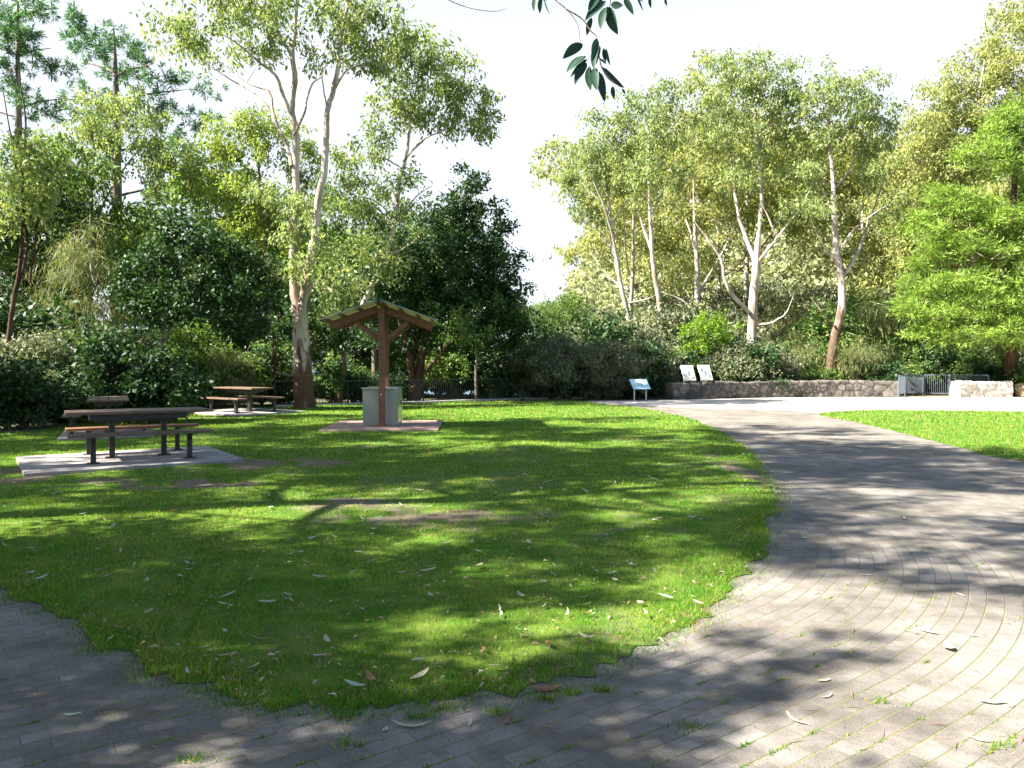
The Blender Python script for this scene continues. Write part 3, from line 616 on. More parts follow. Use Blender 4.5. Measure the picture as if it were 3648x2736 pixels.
balustrade('balustrade', 'long black metal balustrade behind the barbecue at the lawn edge', [GP(980, 28.4), GP(1240, 29.6), GP(1508, 31.2), GP(1700, 32.8), GP(1860, 34.2), GP(2150, 36)], .93, M['fence'], 2.0, base=True, basemat=M['kerb'])
balustrade('balustrade', 'curved grey blue balustrade filling the gap between the stone walls', [GP(3203, 37.2), GP(3225, 38.0), GP(3290, 38.7), GP(3382, 38.2), GP(3440, 38.6), GP(3520, 38.0)], 1.03, M['fencegrey'], 1.6, .085)

# ------------------------------------------------------------------ stone walls
def stone_wall(name, label, pts, h, thick, mat_cols, seed, cell=.33):
    rng = np.random.default_rng(seed); c = catmull([(q[0], q[1]) for q in pts], 12); L = np.concatenate([[0], np.cumsum(np.linalg.norm(np.diff(c, axis=0), axis=1))]); n = int(L[-1] / .04)
    s = np.linspace(0, L[-1], n); x = np.interp(s, L, c[:, 0]); y = np.interp(s, L, c[:, 1]); T = np.gradient(np.stack([x, y], 1), axis=0); T /= np.linalg.norm(T, axis=1)[:, None]; N = np.stack([T[:, 1], -T[:, 0]], 1)
    prof = [(1, z) for z in np.arange(-.06, h, .04)] + [(q, h) for q in np.linspace(1, -1, 12)] + [(-1, z) for z in np.arange(h, -.06, -.08)]
    prof = np.array(prof); m = len(prof); ss = s[:, None] + 0 * prof[None, :, 0]; tt = np.concatenate([[0], np.cumsum(np.linalg.norm(np.diff(prof * [thick / 2, 1], axis=0), axis=1))])[None] + 0 * ss
    K = int(L[-1] * (tt.max()) / (cell * cell * .8)); cx_ = rng.uniform(0, L[-1], K); ct = rng.uniform(0, tt.max(), K)
    A = ss.ravel(); Bq = tt.ravel(); d1 = np.full(A.size, 9.); d2 = np.full(A.size, 9.); cid = np.zeros(A.size, int)
    for i in range(K):
        d = np.hypot((A - cx_[i]) * .75, (Bq - ct[i])); q = d < d1; d2 = np.where(q, d1, np.minimum(d2, d)); cid[q] = i; d1 = np.where(q, d, d1)
    e = np.clip((d2 - d1) / .06, 0, 1); bulge = (e ** .6) * .035 + (fbm(A * 6, Bq * 6, seed, 4) - .5) * .05 + (rng.random(K)[cid] - .5) * .04
    e = e.reshape(n, m); bulge = bulge.reshape(n, m)
    dn = np.where(abs(prof[:, 1] - h) < 1e-6, 0, prof[:, 0])[None]; up = np.where(abs(prof[:, 1] - h) < 1e-6, 1, 0)[None]
    hw = thick / 2 * (1.06 - .12 * prof[:, 1] / h) * prof[:, 0]
    px = x[:, None] + N[:, :1] * (hw[None] + dn * bulge); py = y[:, None] + N[:, 1:] * (hw[None] + dn * bulge); pz = prof[None, :, 1] + up * bulge * 1.3 + (fbm(s * .9, s * 0, seed, 3)[:, None] - .5) * .1 * np.clip(prof[None, :, 1] / h, 0, 1)
    V = np.stack([px, py, pz], -1).reshape(-1, 3); o = np.array([x[0], y[0], 0]); i = (np.arange(n - 1)[:, None] * m + np.arange(m - 1)[None]).ravel(); F = np.stack([i, i + 1, i + m + 1, i + m], -1)[:, ::-1]
    V = np.vstack([V, [[x[0], y[0], h / 2]], [[x[-1], y[-1], h / 2]]]); a0 = len(V) - 2
    caps = [(a0, k, k + 1, k + 1) for k in range(m - 1)]
    me = mesh_np(name, V - o, F, mat_cols, None, True); at = me.attributes.new('tone', 'FLOAT', 'POINT'); tv = np.concatenate([(rng.random(K)[cid] * .7 + .3) * 1.0, [.5, .5]]); at.data.foreach_set('value', tv.astype(np.float32))
    at = me.attributes.new('joint', 'FLOAT', 'POINT'); at.data.foreach_set('value', np.concatenate([e.ravel(), [1, 1]]).astype(np.float32))
    bm = bmesh.new(); bm.from_mesh(me); bm.verts.ensure_lookup_table()
    for row in (0, (n - 1) * m):
        try: bm.faces.new([bm.verts[row + k] for k in range(m)])
        except Exception: pass
    bm.to_mesh(me); bm.free()
    return link(name, me, loc=o, label=label, cat='wall')
def stonemat(name, lo, hi, mort):
    t = NT(name); a = t.n('Attribute'); a.attribute_name = 'tone'; j = t.n('Attribute'); j.attribute_name = 'joint'; nz = t.noise(14, 6, .7); n2 = t.noise(2.2, 4, .6)
    c = t.mix(a.outputs['Fac'], lo, hi); c = t.mix(t.ramp(nz, [(.35, 0.), (.65, 1.)]), t.mix(1.0, c, (.5, .5, .52), 'MULTIPLY'), c); c = t.mix(t.ramp(n2, [(.48, 0.), (.7, 1.)]), c, t.mix(1.0, c, (.45, .47, .46), 'MULTIPLY'))
    c = t.mix(j.outputs['Fac'], mort, c); t.bump(nz, .7, .02); return t.fin(c, .9, spec=.2)
M['stone'] = stonemat('shaded_rubble_stone', (.07, .062, .058), (.24, .21, .175), (.05, .045, .04)); M['stonelit'] = stonemat('sunlit_rubble_stone', (.46, .41, .34), (.70, .64, .55), (.40, .36, .30))  # tree shade put into the dark wall tones, sunlight into the pale ones
M['stonelit'] = stonemat('sunlit_rubble_stone', (.50, .45, .37), (.72, .66, .57), (.42, .38, .32))
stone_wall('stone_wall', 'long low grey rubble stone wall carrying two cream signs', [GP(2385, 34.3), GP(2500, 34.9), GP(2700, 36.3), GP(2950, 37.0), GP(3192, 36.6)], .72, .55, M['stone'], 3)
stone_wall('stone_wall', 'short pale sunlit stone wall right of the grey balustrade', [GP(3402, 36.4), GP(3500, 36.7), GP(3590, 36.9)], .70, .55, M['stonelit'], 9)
def boulder(label, c, r, seed, mat):
    bm = bmesh.new(); bmesh.ops.create_icosphere(bm, subdivisions=5, radius=1); rng = np.random.default_rng(seed); pl = [(Vector(unit(rng.normal(size=3))), rng.uniform(.62, .85)) for _ in range(10)]
    from mathutils import noise as mn
    for v in bm.verts:
        p = v.co.normalized(); q = 1.0
        for nn, dd in pl:
            k = p.dot(nn)
            if k > 0: q = min(q, dd / k)
        p = p * q * (1 + .10 * mn.noise(p * 2.3 + Vector((seed, 0, 0))) + .04 * mn.noise(p * 9)); v.co = Vector((p.x * r[0], p.y * r[1], p.z * r[2]))
    me = bpy.data.meshes.new('boulder'); bm.to_mesh(me); bm.free(); me.materials.append(mat)
    for f in me.polygons: f.use_smooth = True
    link('boulder', me, loc=c, label=label, cat='boulder', group='sandstone boulders')
g = GP(3635, 36.8); boulder('brown sandstone boulder at the right end of the pale wall', (g[0] + .25, g[1], .28), (.55, .5, .5), 4, M['rockbrown'])
g = GP(3740, 37.2); boulder('brown boulder beyond the right edge of the frame', (g[0], g[1], .28), (.75, .5, .5), 6, M['rockbrown'])

# ------------------------------------------------------------------ signs
def sign(name, label, base, yaw, w, hgt, tilt, zc, mat, back, marks, legs, thick=.05, ground=True, group=None):
    s = empty(name, base, yaw, label=label, cat='sign', group=group); rot = Matrix.Rotation(-tilt, 3, 'X'); c = Vector((0, 0, zc - base[2]))
    b = MB(); b.box(c, (w, thick, hgt), rot, .006); b.build('frame', back, s); nrm = rot @ Vector((0, -1, 0))
    b = MB(); b.box(c + nrm * (thick / 2 + .003), (w - .03, .006, hgt - .03), rot, .002); pn = b.build('panel', mat, s)
    for mk in marks:
        b = MB(); (mx, mz, mw, mh, ink) = mk; b.box(c + nrm * (thick / 2 + .0075) + rot @ Vector((mx * w, 0, mz * hgt)), (mw * w, .003, mh * hgt), rot); b.build('printing', M[ink], pn)
    for q in (-1, 1):
        b = MB(); top = c + rot @ Vector((q * w * legs, thick / 2 + .012, -hgt * .1)); b.beam((top.x, top.y + .0, top.z), (top.x, top.y, 0.0), .05, .05, .003, up=(0, 1, 0)); b.build('post', M['signpost'], s)
rn = random.Random(8)
mk1 = [(.30, .38, .18, .06, 'ink'), (.0, .02, .34, .3, 'inklight'), (-.3, .33, .2, .03, 'inklight'), (.36, -.22, .09, .05, 'ink'), (.1, -.3, .3, .04, 'inklight'), (-.3, -.1, .1, .2, 'inklight')]
g = P(2279, 1430, 32.6); sign('map_sign', 'pale blue lectern sign on two posts left of the stone wall', (g[0], g[1], 0), R(16), .82, .64, R(48), .72, M['bluepanel'], M['signblue'], mk1, .33, .03)
tx = lambda r, ex: [(x, z, .035, .03, 'inklight') for x in np.linspace(-.36, .36, 8) for z in np.linspace(.32, -.4, 8) if r.random() < .55] + [(0, .42, .7, .025, 'inklight')] + ex
g = P(2452, 1365, 34.55); sign('notice_sign', 'left of the two cream notice boards on the stone wall', (g[0], g[1], .70), R(17), .60, .76, R(26), 1.17, M['signpanel'], M['cream'], tx(rn, [(.0, -.05, .14, .28, 'ink'), (.28, -.32, .17, .14, 'ink')]), .36, .07, group='cream notice boards')
g = P(2512, 1364, 34.95); sign('notice_sign', 'right of the two cream notice boards on the stone wall', (g[0], g[1], .70), R(17), .60, .76, R(26), 1.18, M['signpanel'], M['cream'], tx(rn, [(-.02, -.05, .15, .28, 'ink'), (-.27, .17, .12, .2, 'ink'), (.30, -.25, .13, .22, 'ink')]), .36, .07, group='cream notice boards')

# ------------------------------------------------------------------ trees traced from the photograph
px_tree('gum_tree', 'large twin stemmed gum with thick rust brown base left of the shelter', 'tree', 27.4,
 [[(1087, 1466, 0, .50), (1086, 1430, 0, .43), (1085, 1360, 0, .39), (1081, 1270, 0, .36), (1076, 1190, 0, .33), (1072, 1150, 0, .24)],
  [(1076, 1200, 0, .24), (1058, 1090, .1, .20), (1050, 960, .2, .185), (1048, 800, .2, .17), (1053, 640, .2, .15), (1048, 480, .2, .135), (1036, 385, .2, .12), (1045, 280, 0, .11), (1040, 200, 0, .095), (1055, 80, 0, .07), (1062, -120, 0, .03)],
  [(1078, 1200, 0, .25), (1092, 1060, -.2, .21), (1110, 960, -.3, .19), (1126, 850, -.3, .17), (1138, 750, -.3, .15), (1160, 620, -.3, .13), (1168, 520, -.3, .12), (1172, 400, -.3, .105), (1188, 320, -.2, .095), (1203, 240, -.2, .085), (1216, 120, 0, .065), (1238, 0, 0, .05), (1255, -150, 0, .02)],
  [(1036, 400, .2, .085), (1010, 330, 0, .07), (985, 275, -.3, .06), (930, 225, -.6, .045), (860, 170, -.8, .03), (780, 120, -1, .018)],
  [(1042, 590, .2, .085), (1018, 500, .4, .075), (975, 400, .6, .06), (955, 320, .8, .05), (880, 290, 1, .035), (760, 200, 1.2, .018)],
  [(1018, 500, .4, .05), (930, 360, 1, .04), (840, 300, 1.4, .03), (700, 210, 1.6, .015)],
  [(1045, 200, 0, .07), (1000, 120, -.3, .055), (960, 40, -.5, .04), (920, -60, -.8, .02)],
  [(1050, 480, .1, .06), (1085, 400, -.4, .045), (1110, 300, -.7, .035), (1150, 270, -.9, .02)],
  [(1178, 345, -.2, .06), (1240, 245, .3, .045), (1330, 238, .6, .035), (1420, 250, .8, .015)],
  [(1172, 420, -.3, .04), (1155, 330, -.6, .03), (1130, 220, -.8, .02), (1090, 120, -.8, .012)],
  [(1050, 990, 0, .06), (1000, 1000, -.5, .045), (950, 960, -.9, .03), (900, 960, -1.1, .015)],
  [(1100, 1020, -.2, .07), (1150, 1010, -.6, .05), (1200, 1060, -.9, .03)]],
 [(1010, 800, -.5, 70, 55), (1160, 880, -.5, 80, 60), (1020, 960, -.6, 75, 50), (1155, 1000, -.6, 75, 50), (1100, 720, -.4, 70, 45), (980, 690, -.3, 60, 45), (1190, 1090, -.5, 60, 45), (780, 60, -1, 200, 80), (640, 110, -1, 110, 60), (900, 20, -.5, 170, 80), (1060, -60, 0, 200, 90), (1200, 40, 0, 130, 80), (1290, 130, .3, 130, 95), (1170, 150, -.6, 90, 60), (1390, 60, .6, 75, 55), (1430, 110, .6, 60, 50), (720, 190, 1.4, 130, 45), (900, 200, .5, 80, 40), (1300, 230, .6, 90, 40), (980, 110, -.4, 90, 60)],
 'gum', 'gum', 'bark_big', 11, 1.1, dens=.9, sides=18, stem=.88)
px_tree('gum_tree', 'leaning gum behind the shelter with a rounded crown reaching right into the open sky', 'tree', 30,
 [[(1205, 1442, 0, .22), (1235, 1230, 0, .17), (1290, 1095, 0, .15), (1345, 965, 0, .13), (1385, 880, 0, .12), (1408, 760, 0, .11), (1420, 640, 0, .10), (1440, 560, 0, .085), (1455, 440, 0, .07), (1480, 300, 0, .045), (1500, 190, 0, .02)],
  [(1436, 575, 0, .06), (1500, 505, -.3, .045), (1570, 470, -.5, .035), (1650, 430, -.6, .02)],
  [(1436, 575, 0, .05), (1520, 490, .4, .04), (1600, 380, .6, .03), (1640, 300, .6, .015)],
  [(1375, 900, 0, .06), (1430, 890, -.5, .045), (1480, 850, -.8, .03), (1495, 820, -.9, .02)],
  [(1430, 600, 0, .05), (1370, 560, .3, .035), (1320, 520, .5, .02)], [(1405, 780, 0, .05), (1340, 720, -.4, .035), (1270, 700, -.6, .02)], [(1400, 800, 0, .05), (1480, 700, .3, .035), (1540, 660, .5, .02)]],
 [(1330, 890, -.3, 85, 60), (1400, 960, -.3, 70, 45), (1270, 980, -.3, 70, 50), (1500, 200, 0, 120, 85), (1600, 260, 0, 120, 95), (1680, 370, 0, 95, 90), (1740, 440, 0, 60, 55), (1490, 340, 0, 120, 80), (1390, 420, 0, 100, 70), (1330, 520, 0, 90, 55), (1580, 430, 0, 90, 60), (1300, 620, 0, 80, 50), (1290, 720, -.4, 100, 60), (1420, 730, .5, 80, 60), (1230, 560, 0, 50, 60), (1420, 230, 0, 70, 60), (1450, 640, .5, 60, 40)],
 'gum', 'gum', 'bark_gum', 12, 1.0, dens=1.1, stem=.72)
px_tree('tree', 'dense dark green tree with several red brown stems right of the shelter', 'tree', 32.6,
 [[(1470, 1440, 0, .32), (1478, 1370, 0, .26), (1492, 1300, 0, .18), (1505, 1200, 0, .15), (1535, 1080, 0, .12), (1580, 940, 0, .09), (1640, 780, 0, .05), (1670, 640, 0, .02)],
  [(1466, 1400, 0, .16), (1462, 1300, -.3, .13), (1440, 1190, -.5, .10), (1405, 1090, -.7, .06), (1380, 960, -.7, .03)],
  [(1490, 1350, 0, .09), (1555, 1275, -.5, .07), (1610, 1215, -.8, .05), (1700, 1140, -1, .02)],
  [(1470, 1380, .2, .12), (1475, 1250, .5, .09), (1480, 1120, .6, .06), (1500, 980, .6, .03)]],
 [(1668, 640, 0, 45, 60), (1660, 740, 0, 110, 80), (1590, 800, 0, 110, 90), (1730, 830, 0, 90, 100), (1680, 930, 0, 160, 110), (1790, 980, 0, 100, 110), (1560, 950, 0, 150, 110), (1830, 1090, 0, 85, 90), (1720, 1090, 0, 160, 90), (1580, 1090, 0, 150, 80), (1460, 1040, 0, 130, 100), (1390, 930, -.3, 110, 110), (1330, 1060, -.3, 120, 90), (1860, 1190, .5, 60, 60), (1620, 1200, 0, 110, 60), (1370, 1190, 0, 110, 60), (1750, 1200, .3, 110, 60)],
 'broad', 'dark', 'bark_dark', 13, .8, dens=1.5, num=1.1)
px_tree('tree', 'lighter mid green foliage tree growing between the big gum and the dark dense tree', 'tree', 35,
 [[(1340, 1440, 0, .15), (1330, 1200, 0, .12), (1300, 950, 0, .09), (1290, 800, 0, .05)]],
 [(1290, 820, 0, 110, 90), (1200, 880, 0, 110, 90), (1400, 860, 0, 110, 80), (1250, 980, 0, 120, 90), (1180, 1050, 0, 90, 70), (1480, 830, 0, 110, 80), (1560, 800, 0, 80, 60), (1190, 760, 0, 90, 90)],
 'gum', 'mid', 'bark_grey', 14, .8, dens=1.2)
px_tree('tree', 'bright yellow green crown behind the left stem of the large gum', 'tree', 36,
 [[(960, 1440, 0, .16), (965, 1100, 0, .13), (940, 800, 0, .10), (920, 600, 0, .06), (900, 480, 0, .03)], [(940, 820, 0, .06), (1000, 700, 0, .04), (1100, 640, 0, .02)]],
 [(860, 450, 0, 120, 65), (960, 450, 0, 110, 60), (760, 520, 0, 90, 60), (1050, 520, 0, 70, 60), (900, 560, 0, 120, 50), (1090, 600, 0, 80, 60), (860, 700, 0, 110, 90), (970, 720, 0, 100, 80), (1130, 700, 0, 90, 70), (820, 830, 0, 110, 70), (1000, 860, 0, 90, 70), (940, 930, 0, 90, 60), (720, 620, 0, 80, 70)],
 'gum', 'gumlime', 'bark_grey', 15, .8, dens=1.1)
px_tree('tree', 'very dark leaved tree on a thin pale stem left of the large gum', 'tree', 25.8,
 [[(577, 1466, 0, .05), (577, 1330, 0, .045), (582, 1200, 0, .045), (610, 1080, 0, .04), (660, 960, 0, .03)], [(580, 1220, 0, .04), (640, 1130, .3, .035), (760, 1040, .4, .03), (860, 980, .4, .015)], [(582, 1180, 0, .035), (540, 1080, .3, .03), (510, 960, .3, .02)]],
 [(650, 850, 0, 100, 80), (750, 870, 0, 110, 80), (840, 930, 0, 100, 80), (560, 960, 0, 110, 100), (690, 1000, 0, 150, 90), (840, 1040, 0, 110, 80), (560, 1090, 0, 110, 70), (700, 1120, 0, 140, 60), (850, 1130, 0, 90, 50), (930, 1010, 0, 60, 90), (490, 1000, 0, 60, 90), (930, 1140, .5, 70, 60), (610, 780, 0, 60, 40)],
 'broad', 'dark', 'bark_grey', 16, .8, dens=1.25)
px_tree('tree', 'small dark leaved tree growing round the base of the large gum', 'tree', 28.8,
 [[(985, 1455, 0, .08), (978, 1330, 0, .06), (975, 1200, 0, .05), (1000, 1120, 0, .03)], [(978, 1300, 0, .03), (1060, 1220, 0, .025), (1180, 1180, 0, .015)]],
 [(1030, 1120, .3, 90, 50), (1150, 1150, .3, 90, 50), (980, 1180, .3, 70, 60), (1200, 1220, .3, 80, 50), (1180, 1330, .3, 70, 40), (960, 1280, .3, 50, 50), (1110, 1060, .5, 70, 50)],
 'broad', 'dark', 'bark_dark', 17, .8, dens=1.2)
px_tree('pine_tree', 'tall pine with straight grey trunk rising at the left behind the gums', 'tree', 46,
 [[(412, 1330, 0, .42), (412, 1100, 0, .38), (413, 800, 0, .32), (412, 500, 0, .24), (410, 300, 0, .16), (405, 100, 0, .04)]] +
 [[(411, v, 0, .09), (411 + s * L * .5, v - 25, d, .06), (411 + s * L, v - 40 + q, d * 2, .02)] for (v, s, L, d, q) in [(260, -1, 130, 1, 0), (270, 1, 130, -1, 0), (360, 1, 250, .5, 0), (380, -1, 190, -.5, 20), (470, -1, 130, 1, 0), (540, 1, 330, 1, 20), (640, -1, 130, -1, 0), (700, 1, 210, 1, 0), (790, -1, 150, -1, 0), (860, 1, 200, -1, 20), (930, -1, 190, 1, 20)]],
 [(400, 140, 0, 90, 55), (350, 210, 0, 110, 50), (470, 200, 0, 90, 55), (300, 300, 0, 90, 40), (500, 290, 0, 110, 40), (640, 320, 0, 120, 45), (560, 380, 0, 110, 40), (230, 380, 0, 100, 40), (740, 420, 0, 60, 35), (360, 420, 0, 90, 40), (660, 500, 0, 100, 40), (300, 620, 0, 80, 25), (580, 690, 0, 80, 25), (300, 770, 0, 90, 25), (560, 840, 0, 90, 30), (260, 910, 0, 80, 25), (430, 800, 0, 60, 40)],
 'needle', 'pine', 'bark_grey', 18, 1.0, dens=.8, size=1.4)
px_tree('pine_tree', 'blue green pine in the top left corner with layered open branches', 'tree', 40,
 [[(60, 1300, 0, .3), (65, 900, 0, .26), (68, 500, 0, .18), (66, 200, 0, .10), (64, -60, 0, .04)]] +
 [[(66, v, 0, .06), (66 + s * L * .5, v - 20, d, .04), (66 + s * L, v - 30, d * 2, .015)] for (v, s, L, d) in [(60, 1, 130, .5), (120, -1, 110, -.5), (200, 1, 120, 1), (260, -1, 110, 1), (380, 1, 180, 1), (420, -1, 120, 0), (540, 1, 150, -1)]],
 [(290, 60, -3, 50, 55), (305, 125, -3, 42, 55), (70, 30, 0, 120, 60), (30, 110, 0, 110, 55), (120, 140, 0, 110, 45), (40, 220, 0, 100, 40), (160, 240, 0, 60, 30), (30, 300, 0, 80, 30), (120, 370, 0, 110, 30), (20, 390, 0, 80, 30), (120, 520, 0, 90, 25), (-60, 120, 0, 120, 120), (20, 560, 0, 70, 25)],
 'needle', 'pine', 'bark_grey', 19, 1.0, dens=.85, size=1.3)
px_tree('gum_tree', 'pale leaved gum standing in front of the tall pine at the left', 'tree', 36,
 [[(330, 1400, 0, .14), (322, 1100, 0, .12), (325, 850, 0, .10), (330, 620, 0, .07), (345, 480, 0, .04)], [(326, 820, 0, .07), (380, 700, .5, .05), (470, 560, .8, .03), (560, 480, 1, .015)], [(328, 760, 0, .06), (270, 640, .5, .045), (220, 540, .6, .02)]],
 [(340, 390, 0, 90, 80), (320, 480, 0, 100, 70), (460, 390, 0, 90, 60), (520, 470, 0, 100, 70), (430, 530, 0, 110, 60), (250, 560, 0, 90, 60), (160, 540, 0, 90, 50), (590, 560, 0, 80, 60), (350, 620, 0, 80, 50), (180, 620, 0, 80, 60), (660, 590, 0, 70, 70), (560, 640, 0, 70, 50)],
 'gum', 'gum', 'bark_gum', 20, 1.0, dens=1.05)
px_tree('gum_tree', 'slender forked gum sapling with brown lower stem at the far left edge', 'tree', 21.5,
 [[(14, 1500, 0, .10), (18, 1330, 0, .075), (32, 1150, 0, .065), (60, 980, 0, .055), (78, 800, 0, .045), (74, 620, 0, .035), (92, 450, 0, .025), (68, 250, 0, .012)], [(40, 1100, 0, .045), (92, 900, .2, .04), (80, 740, .3, .03), (50, 560, .3, .025), (10, 320, .4, .012)], [(108, 1010, .3, .03), (130, 820, .3, .03), (150, 700, .3, .02), (190, 620, .3, .01)]],
 [(70, 520, 0, 80, 60), (150, 600, 0, 70, 45), (60, 660, 0, 80, 60), (170, 700, 0, 70, 55), (20, 740, 0, 60, 50), (110, 760, 0, 60, 45)],
 'gum', 'gum', 'bark_dark', 21, 1.0, dens=.5)
px_tree('she_oak', 'wispy drooping grey green she oak left of the dark leaved tree', 'tree', 27,
 [[(268, 1470, 0, .09), (266, 1200, 0, .075), (264, 1000, 0, .05), (266, 800, 0, .02)], [(266, 1150, 0, .04), (330, 1050, .3, .03), (370, 950, .4, .015)], [(265, 1200, 0, .04), (200, 1100, .3, .03), (160, 1040, .4, .015)]],
 [(265, 860, 0, 70, 60), (290, 960, 0, 80, 50), (200, 980, 0, 70, 40), (350, 960, 0, 70, 50), (170, 1080, 0, 70, 50), (300, 1080, 0, 90, 50), (370, 1080, 0, 60, 50), (220, 1150, 0, 90, 50), (330, 1160, 0, 90, 50), (120, 1160, 0, 70, 50)],
 'wisp', 'wisp', 'bark_dark', 22, 1.0, dens=1.1)
px_tree('sapling', 'thin pale sapling trunk standing in front of the black balustrade', 'tree', 31.6,
 [[(1697, 1440, 0, .07), (1695, 1350, 0, .06), (1698, 1270, 0, .05), (1690, 1180, 0, .03)]], [(1690, 1200, 0, 60, 40), (1650, 1150, 0, 60, 40)], 'gum', 'mid', 'bark_grey', 23, dens=.8)
# right-hand group of gums
BG = 'white trunked gums beyond the stone wall'
px_tree('gum_tree', 'leftmost white stemmed gum of the right group, its crown against the open sky', 'tree', 44,
 [[(2262, 1290, 0, .17), (2240, 1130, 0, .15), (2215, 1020, 0, .13), (2190, 900, 0, .11), (2175, 780, 0, .09), (2160, 650, 0, .06), (2150, 480, 0, .02)], [(2210, 1010, 0, .09), (2190, 880, -.6, .08), (2160, 760, -1, .06), (2110, 640, -1.2, .03)], [(2190, 900, 0, .07), (2140, 830, .5, .05), (2080, 780, .8, .03), (2040, 740, 1, .015)], [(2180, 800, 0, .06), (2240, 700, .5, .04), (2290, 600, .6, .02)]],
 [(2070, 560, 0, 80, 60), (2150, 470, 0, 100, 70), (2220, 400, 0, 90, 60), (2080, 650, 0, 85, 55), (2180, 560, 0, 110, 70), (2250, 640, 0, 90, 60), (2040, 720, 0, 60, 45), (2170, 660, 0, 90, 50), (2120, 760, 0, 70, 35), (2010, 640, 0, 45, 40), (2260, 500, 0, 80, 60)],
 'gum', 'gum', 'bark_gum', 31, 1.0, BG, dens=.85, size=1.1)
px_tree('gum_tree', 'thin white gum trunk second from the left beyond the stone wall', 'tree', 42,
 [[(2362, 1330, 0, .17), (2358, 1200, 0, .15), (2345, 1080, 0, .13), (2325, 950, 0, .12), (2318, 820, 0, .10), (2312, 680, 0, .07), (2310, 450, 0, .02)], [(2322, 900, 0, .07), (2280, 780, .4, .05), (2250, 700, .6, .02)], [(2318, 780, 0, .06), (2370, 660, .4, .04), (2400, 560, .6, .02)]],
 [(2320, 380, 0, 90, 65), (2400, 330, 0, 80, 60), (2320, 500, 0, 100, 70), (2390, 450, 0, 80, 70), (2300, 620, 0, 80, 55), (2380, 600, 0, 80, 60), (2290, 720, 0, 60, 40)],
 'gum', 'gum', 'bark_gum', 32, 1.0, BG, dens=.88, size=1.1)
px_tree('gum_tree', 'grey trunked gum with wide low forks in the middle of the right group', 'tree', 47,
 [[(2478, 1300, 0, .2), (2480, 1120, 0, .18), (2480, 980, 0, .15), (2475, 850, 0, .12), (2472, 740, 0, .08), (2470, 600, 0, .03)], [(2482, 1060, 0, .09), (2540, 960, .5, .07), (2600, 850, .8, .05), (2640, 740, 1, .02)], [(2478, 900, 0, .07), (2440, 780, .5, .05), (2400, 700, .6, .02)], [(2478, 1120, 0, .07), (2430, 1070, .5, .05), (2350, 1040, .6, .03)]],
 [(2480, 330, 0, 90, 60), (2460, 430, 0, 100, 70), (2520, 540, 0, 100, 60), (2460, 620, 0, 100, 60), (2540, 420, 0, 80, 60), (2560, 640, 0, 80, 50), (2420, 720, 0, 70, 40), (2540, 740, 0, 80, 40), (2500, 250, 0, 60, 50)],
 'gum', 'gumyel', 'bark_gum', 33, 1.0, BG, dens=.8, size=1.2)
px_tree('gum_tree', 'tallest thick white gum with a snaking low limb above the cream signs', 'tree', 41,
 [[(2668, 1370, 0, .27), (2676, 1250, 0, .25), (2682, 1120, 0, .23), (2690, 1010, 0, .21), (2694, 930, 0, .19), (2705, 800, 0, .11), (2712, 680, 0, .09), (2698, 550, 0, .07), (2690, 420, 0, .05), (2695, 280, 0, .02)],
  [(2692, 950, 0, .13), (2668, 870, .3, .11), (2630, 760, .5, .09), (2612, 650, .6, .08), (2595, 520, .6, .06), (2570, 400, .6, .03), (2555, 320, .6, .015)],
  [(2694, 940, 0, .10), (2740, 880, -.4, .08), (2765, 850, -.5, .07), (2745, 800, -.5, .05), (2710, 720, -.5, .02)], [(2760, 860, -.5, .06), (2810, 800, -.7, .045), (2860, 730, -.8, .03), (2900, 640, -.8, .015)],
  [(2676, 1120, 0, .11), (2620, 1060, -.5, .10), (2590, 1000, -.7, .09), (2570, 920, -.8, .07), (2530, 860, -.9, .05), (2470, 780, -.9, .02)],
  [(2685, 1155, 0, .07), (2740, 1152, -.5, .06), (2775, 1140, -.7, .045), (2805, 1110, -.8, .03), (2830, 1040, -.8, .01)],
  [(2700, 500, 0, .05), (2730, 460, -.4, .04), (2760, 440, -.5, .02)]],
 [(2670, 240, 0, 110, 60), (2580, 290, 0, 100, 65), (2760, 290, 0, 90, 75), (2800, 380, 0, 90, 80), (2680, 350, 0, 120, 80), (2560, 400, 0, 100, 65), (2620, 470, 0, 110, 55), (2770, 480, 0, 100, 60), (2840, 470, 0, 70, 60), (2690, 560, -.5, 60, 35), (2640, 640, -1, 90, 45), (2820, 590, 0, 90, 50), (2870, 700, 0, 60, 35), (2520, 470, 0, 70, 50), (2620, 200, 0, 60, 40)],
 'gum', 'gum', 'bark_gum', 34, 1.0, BG, dens=.88, size=1.1, sides=14)
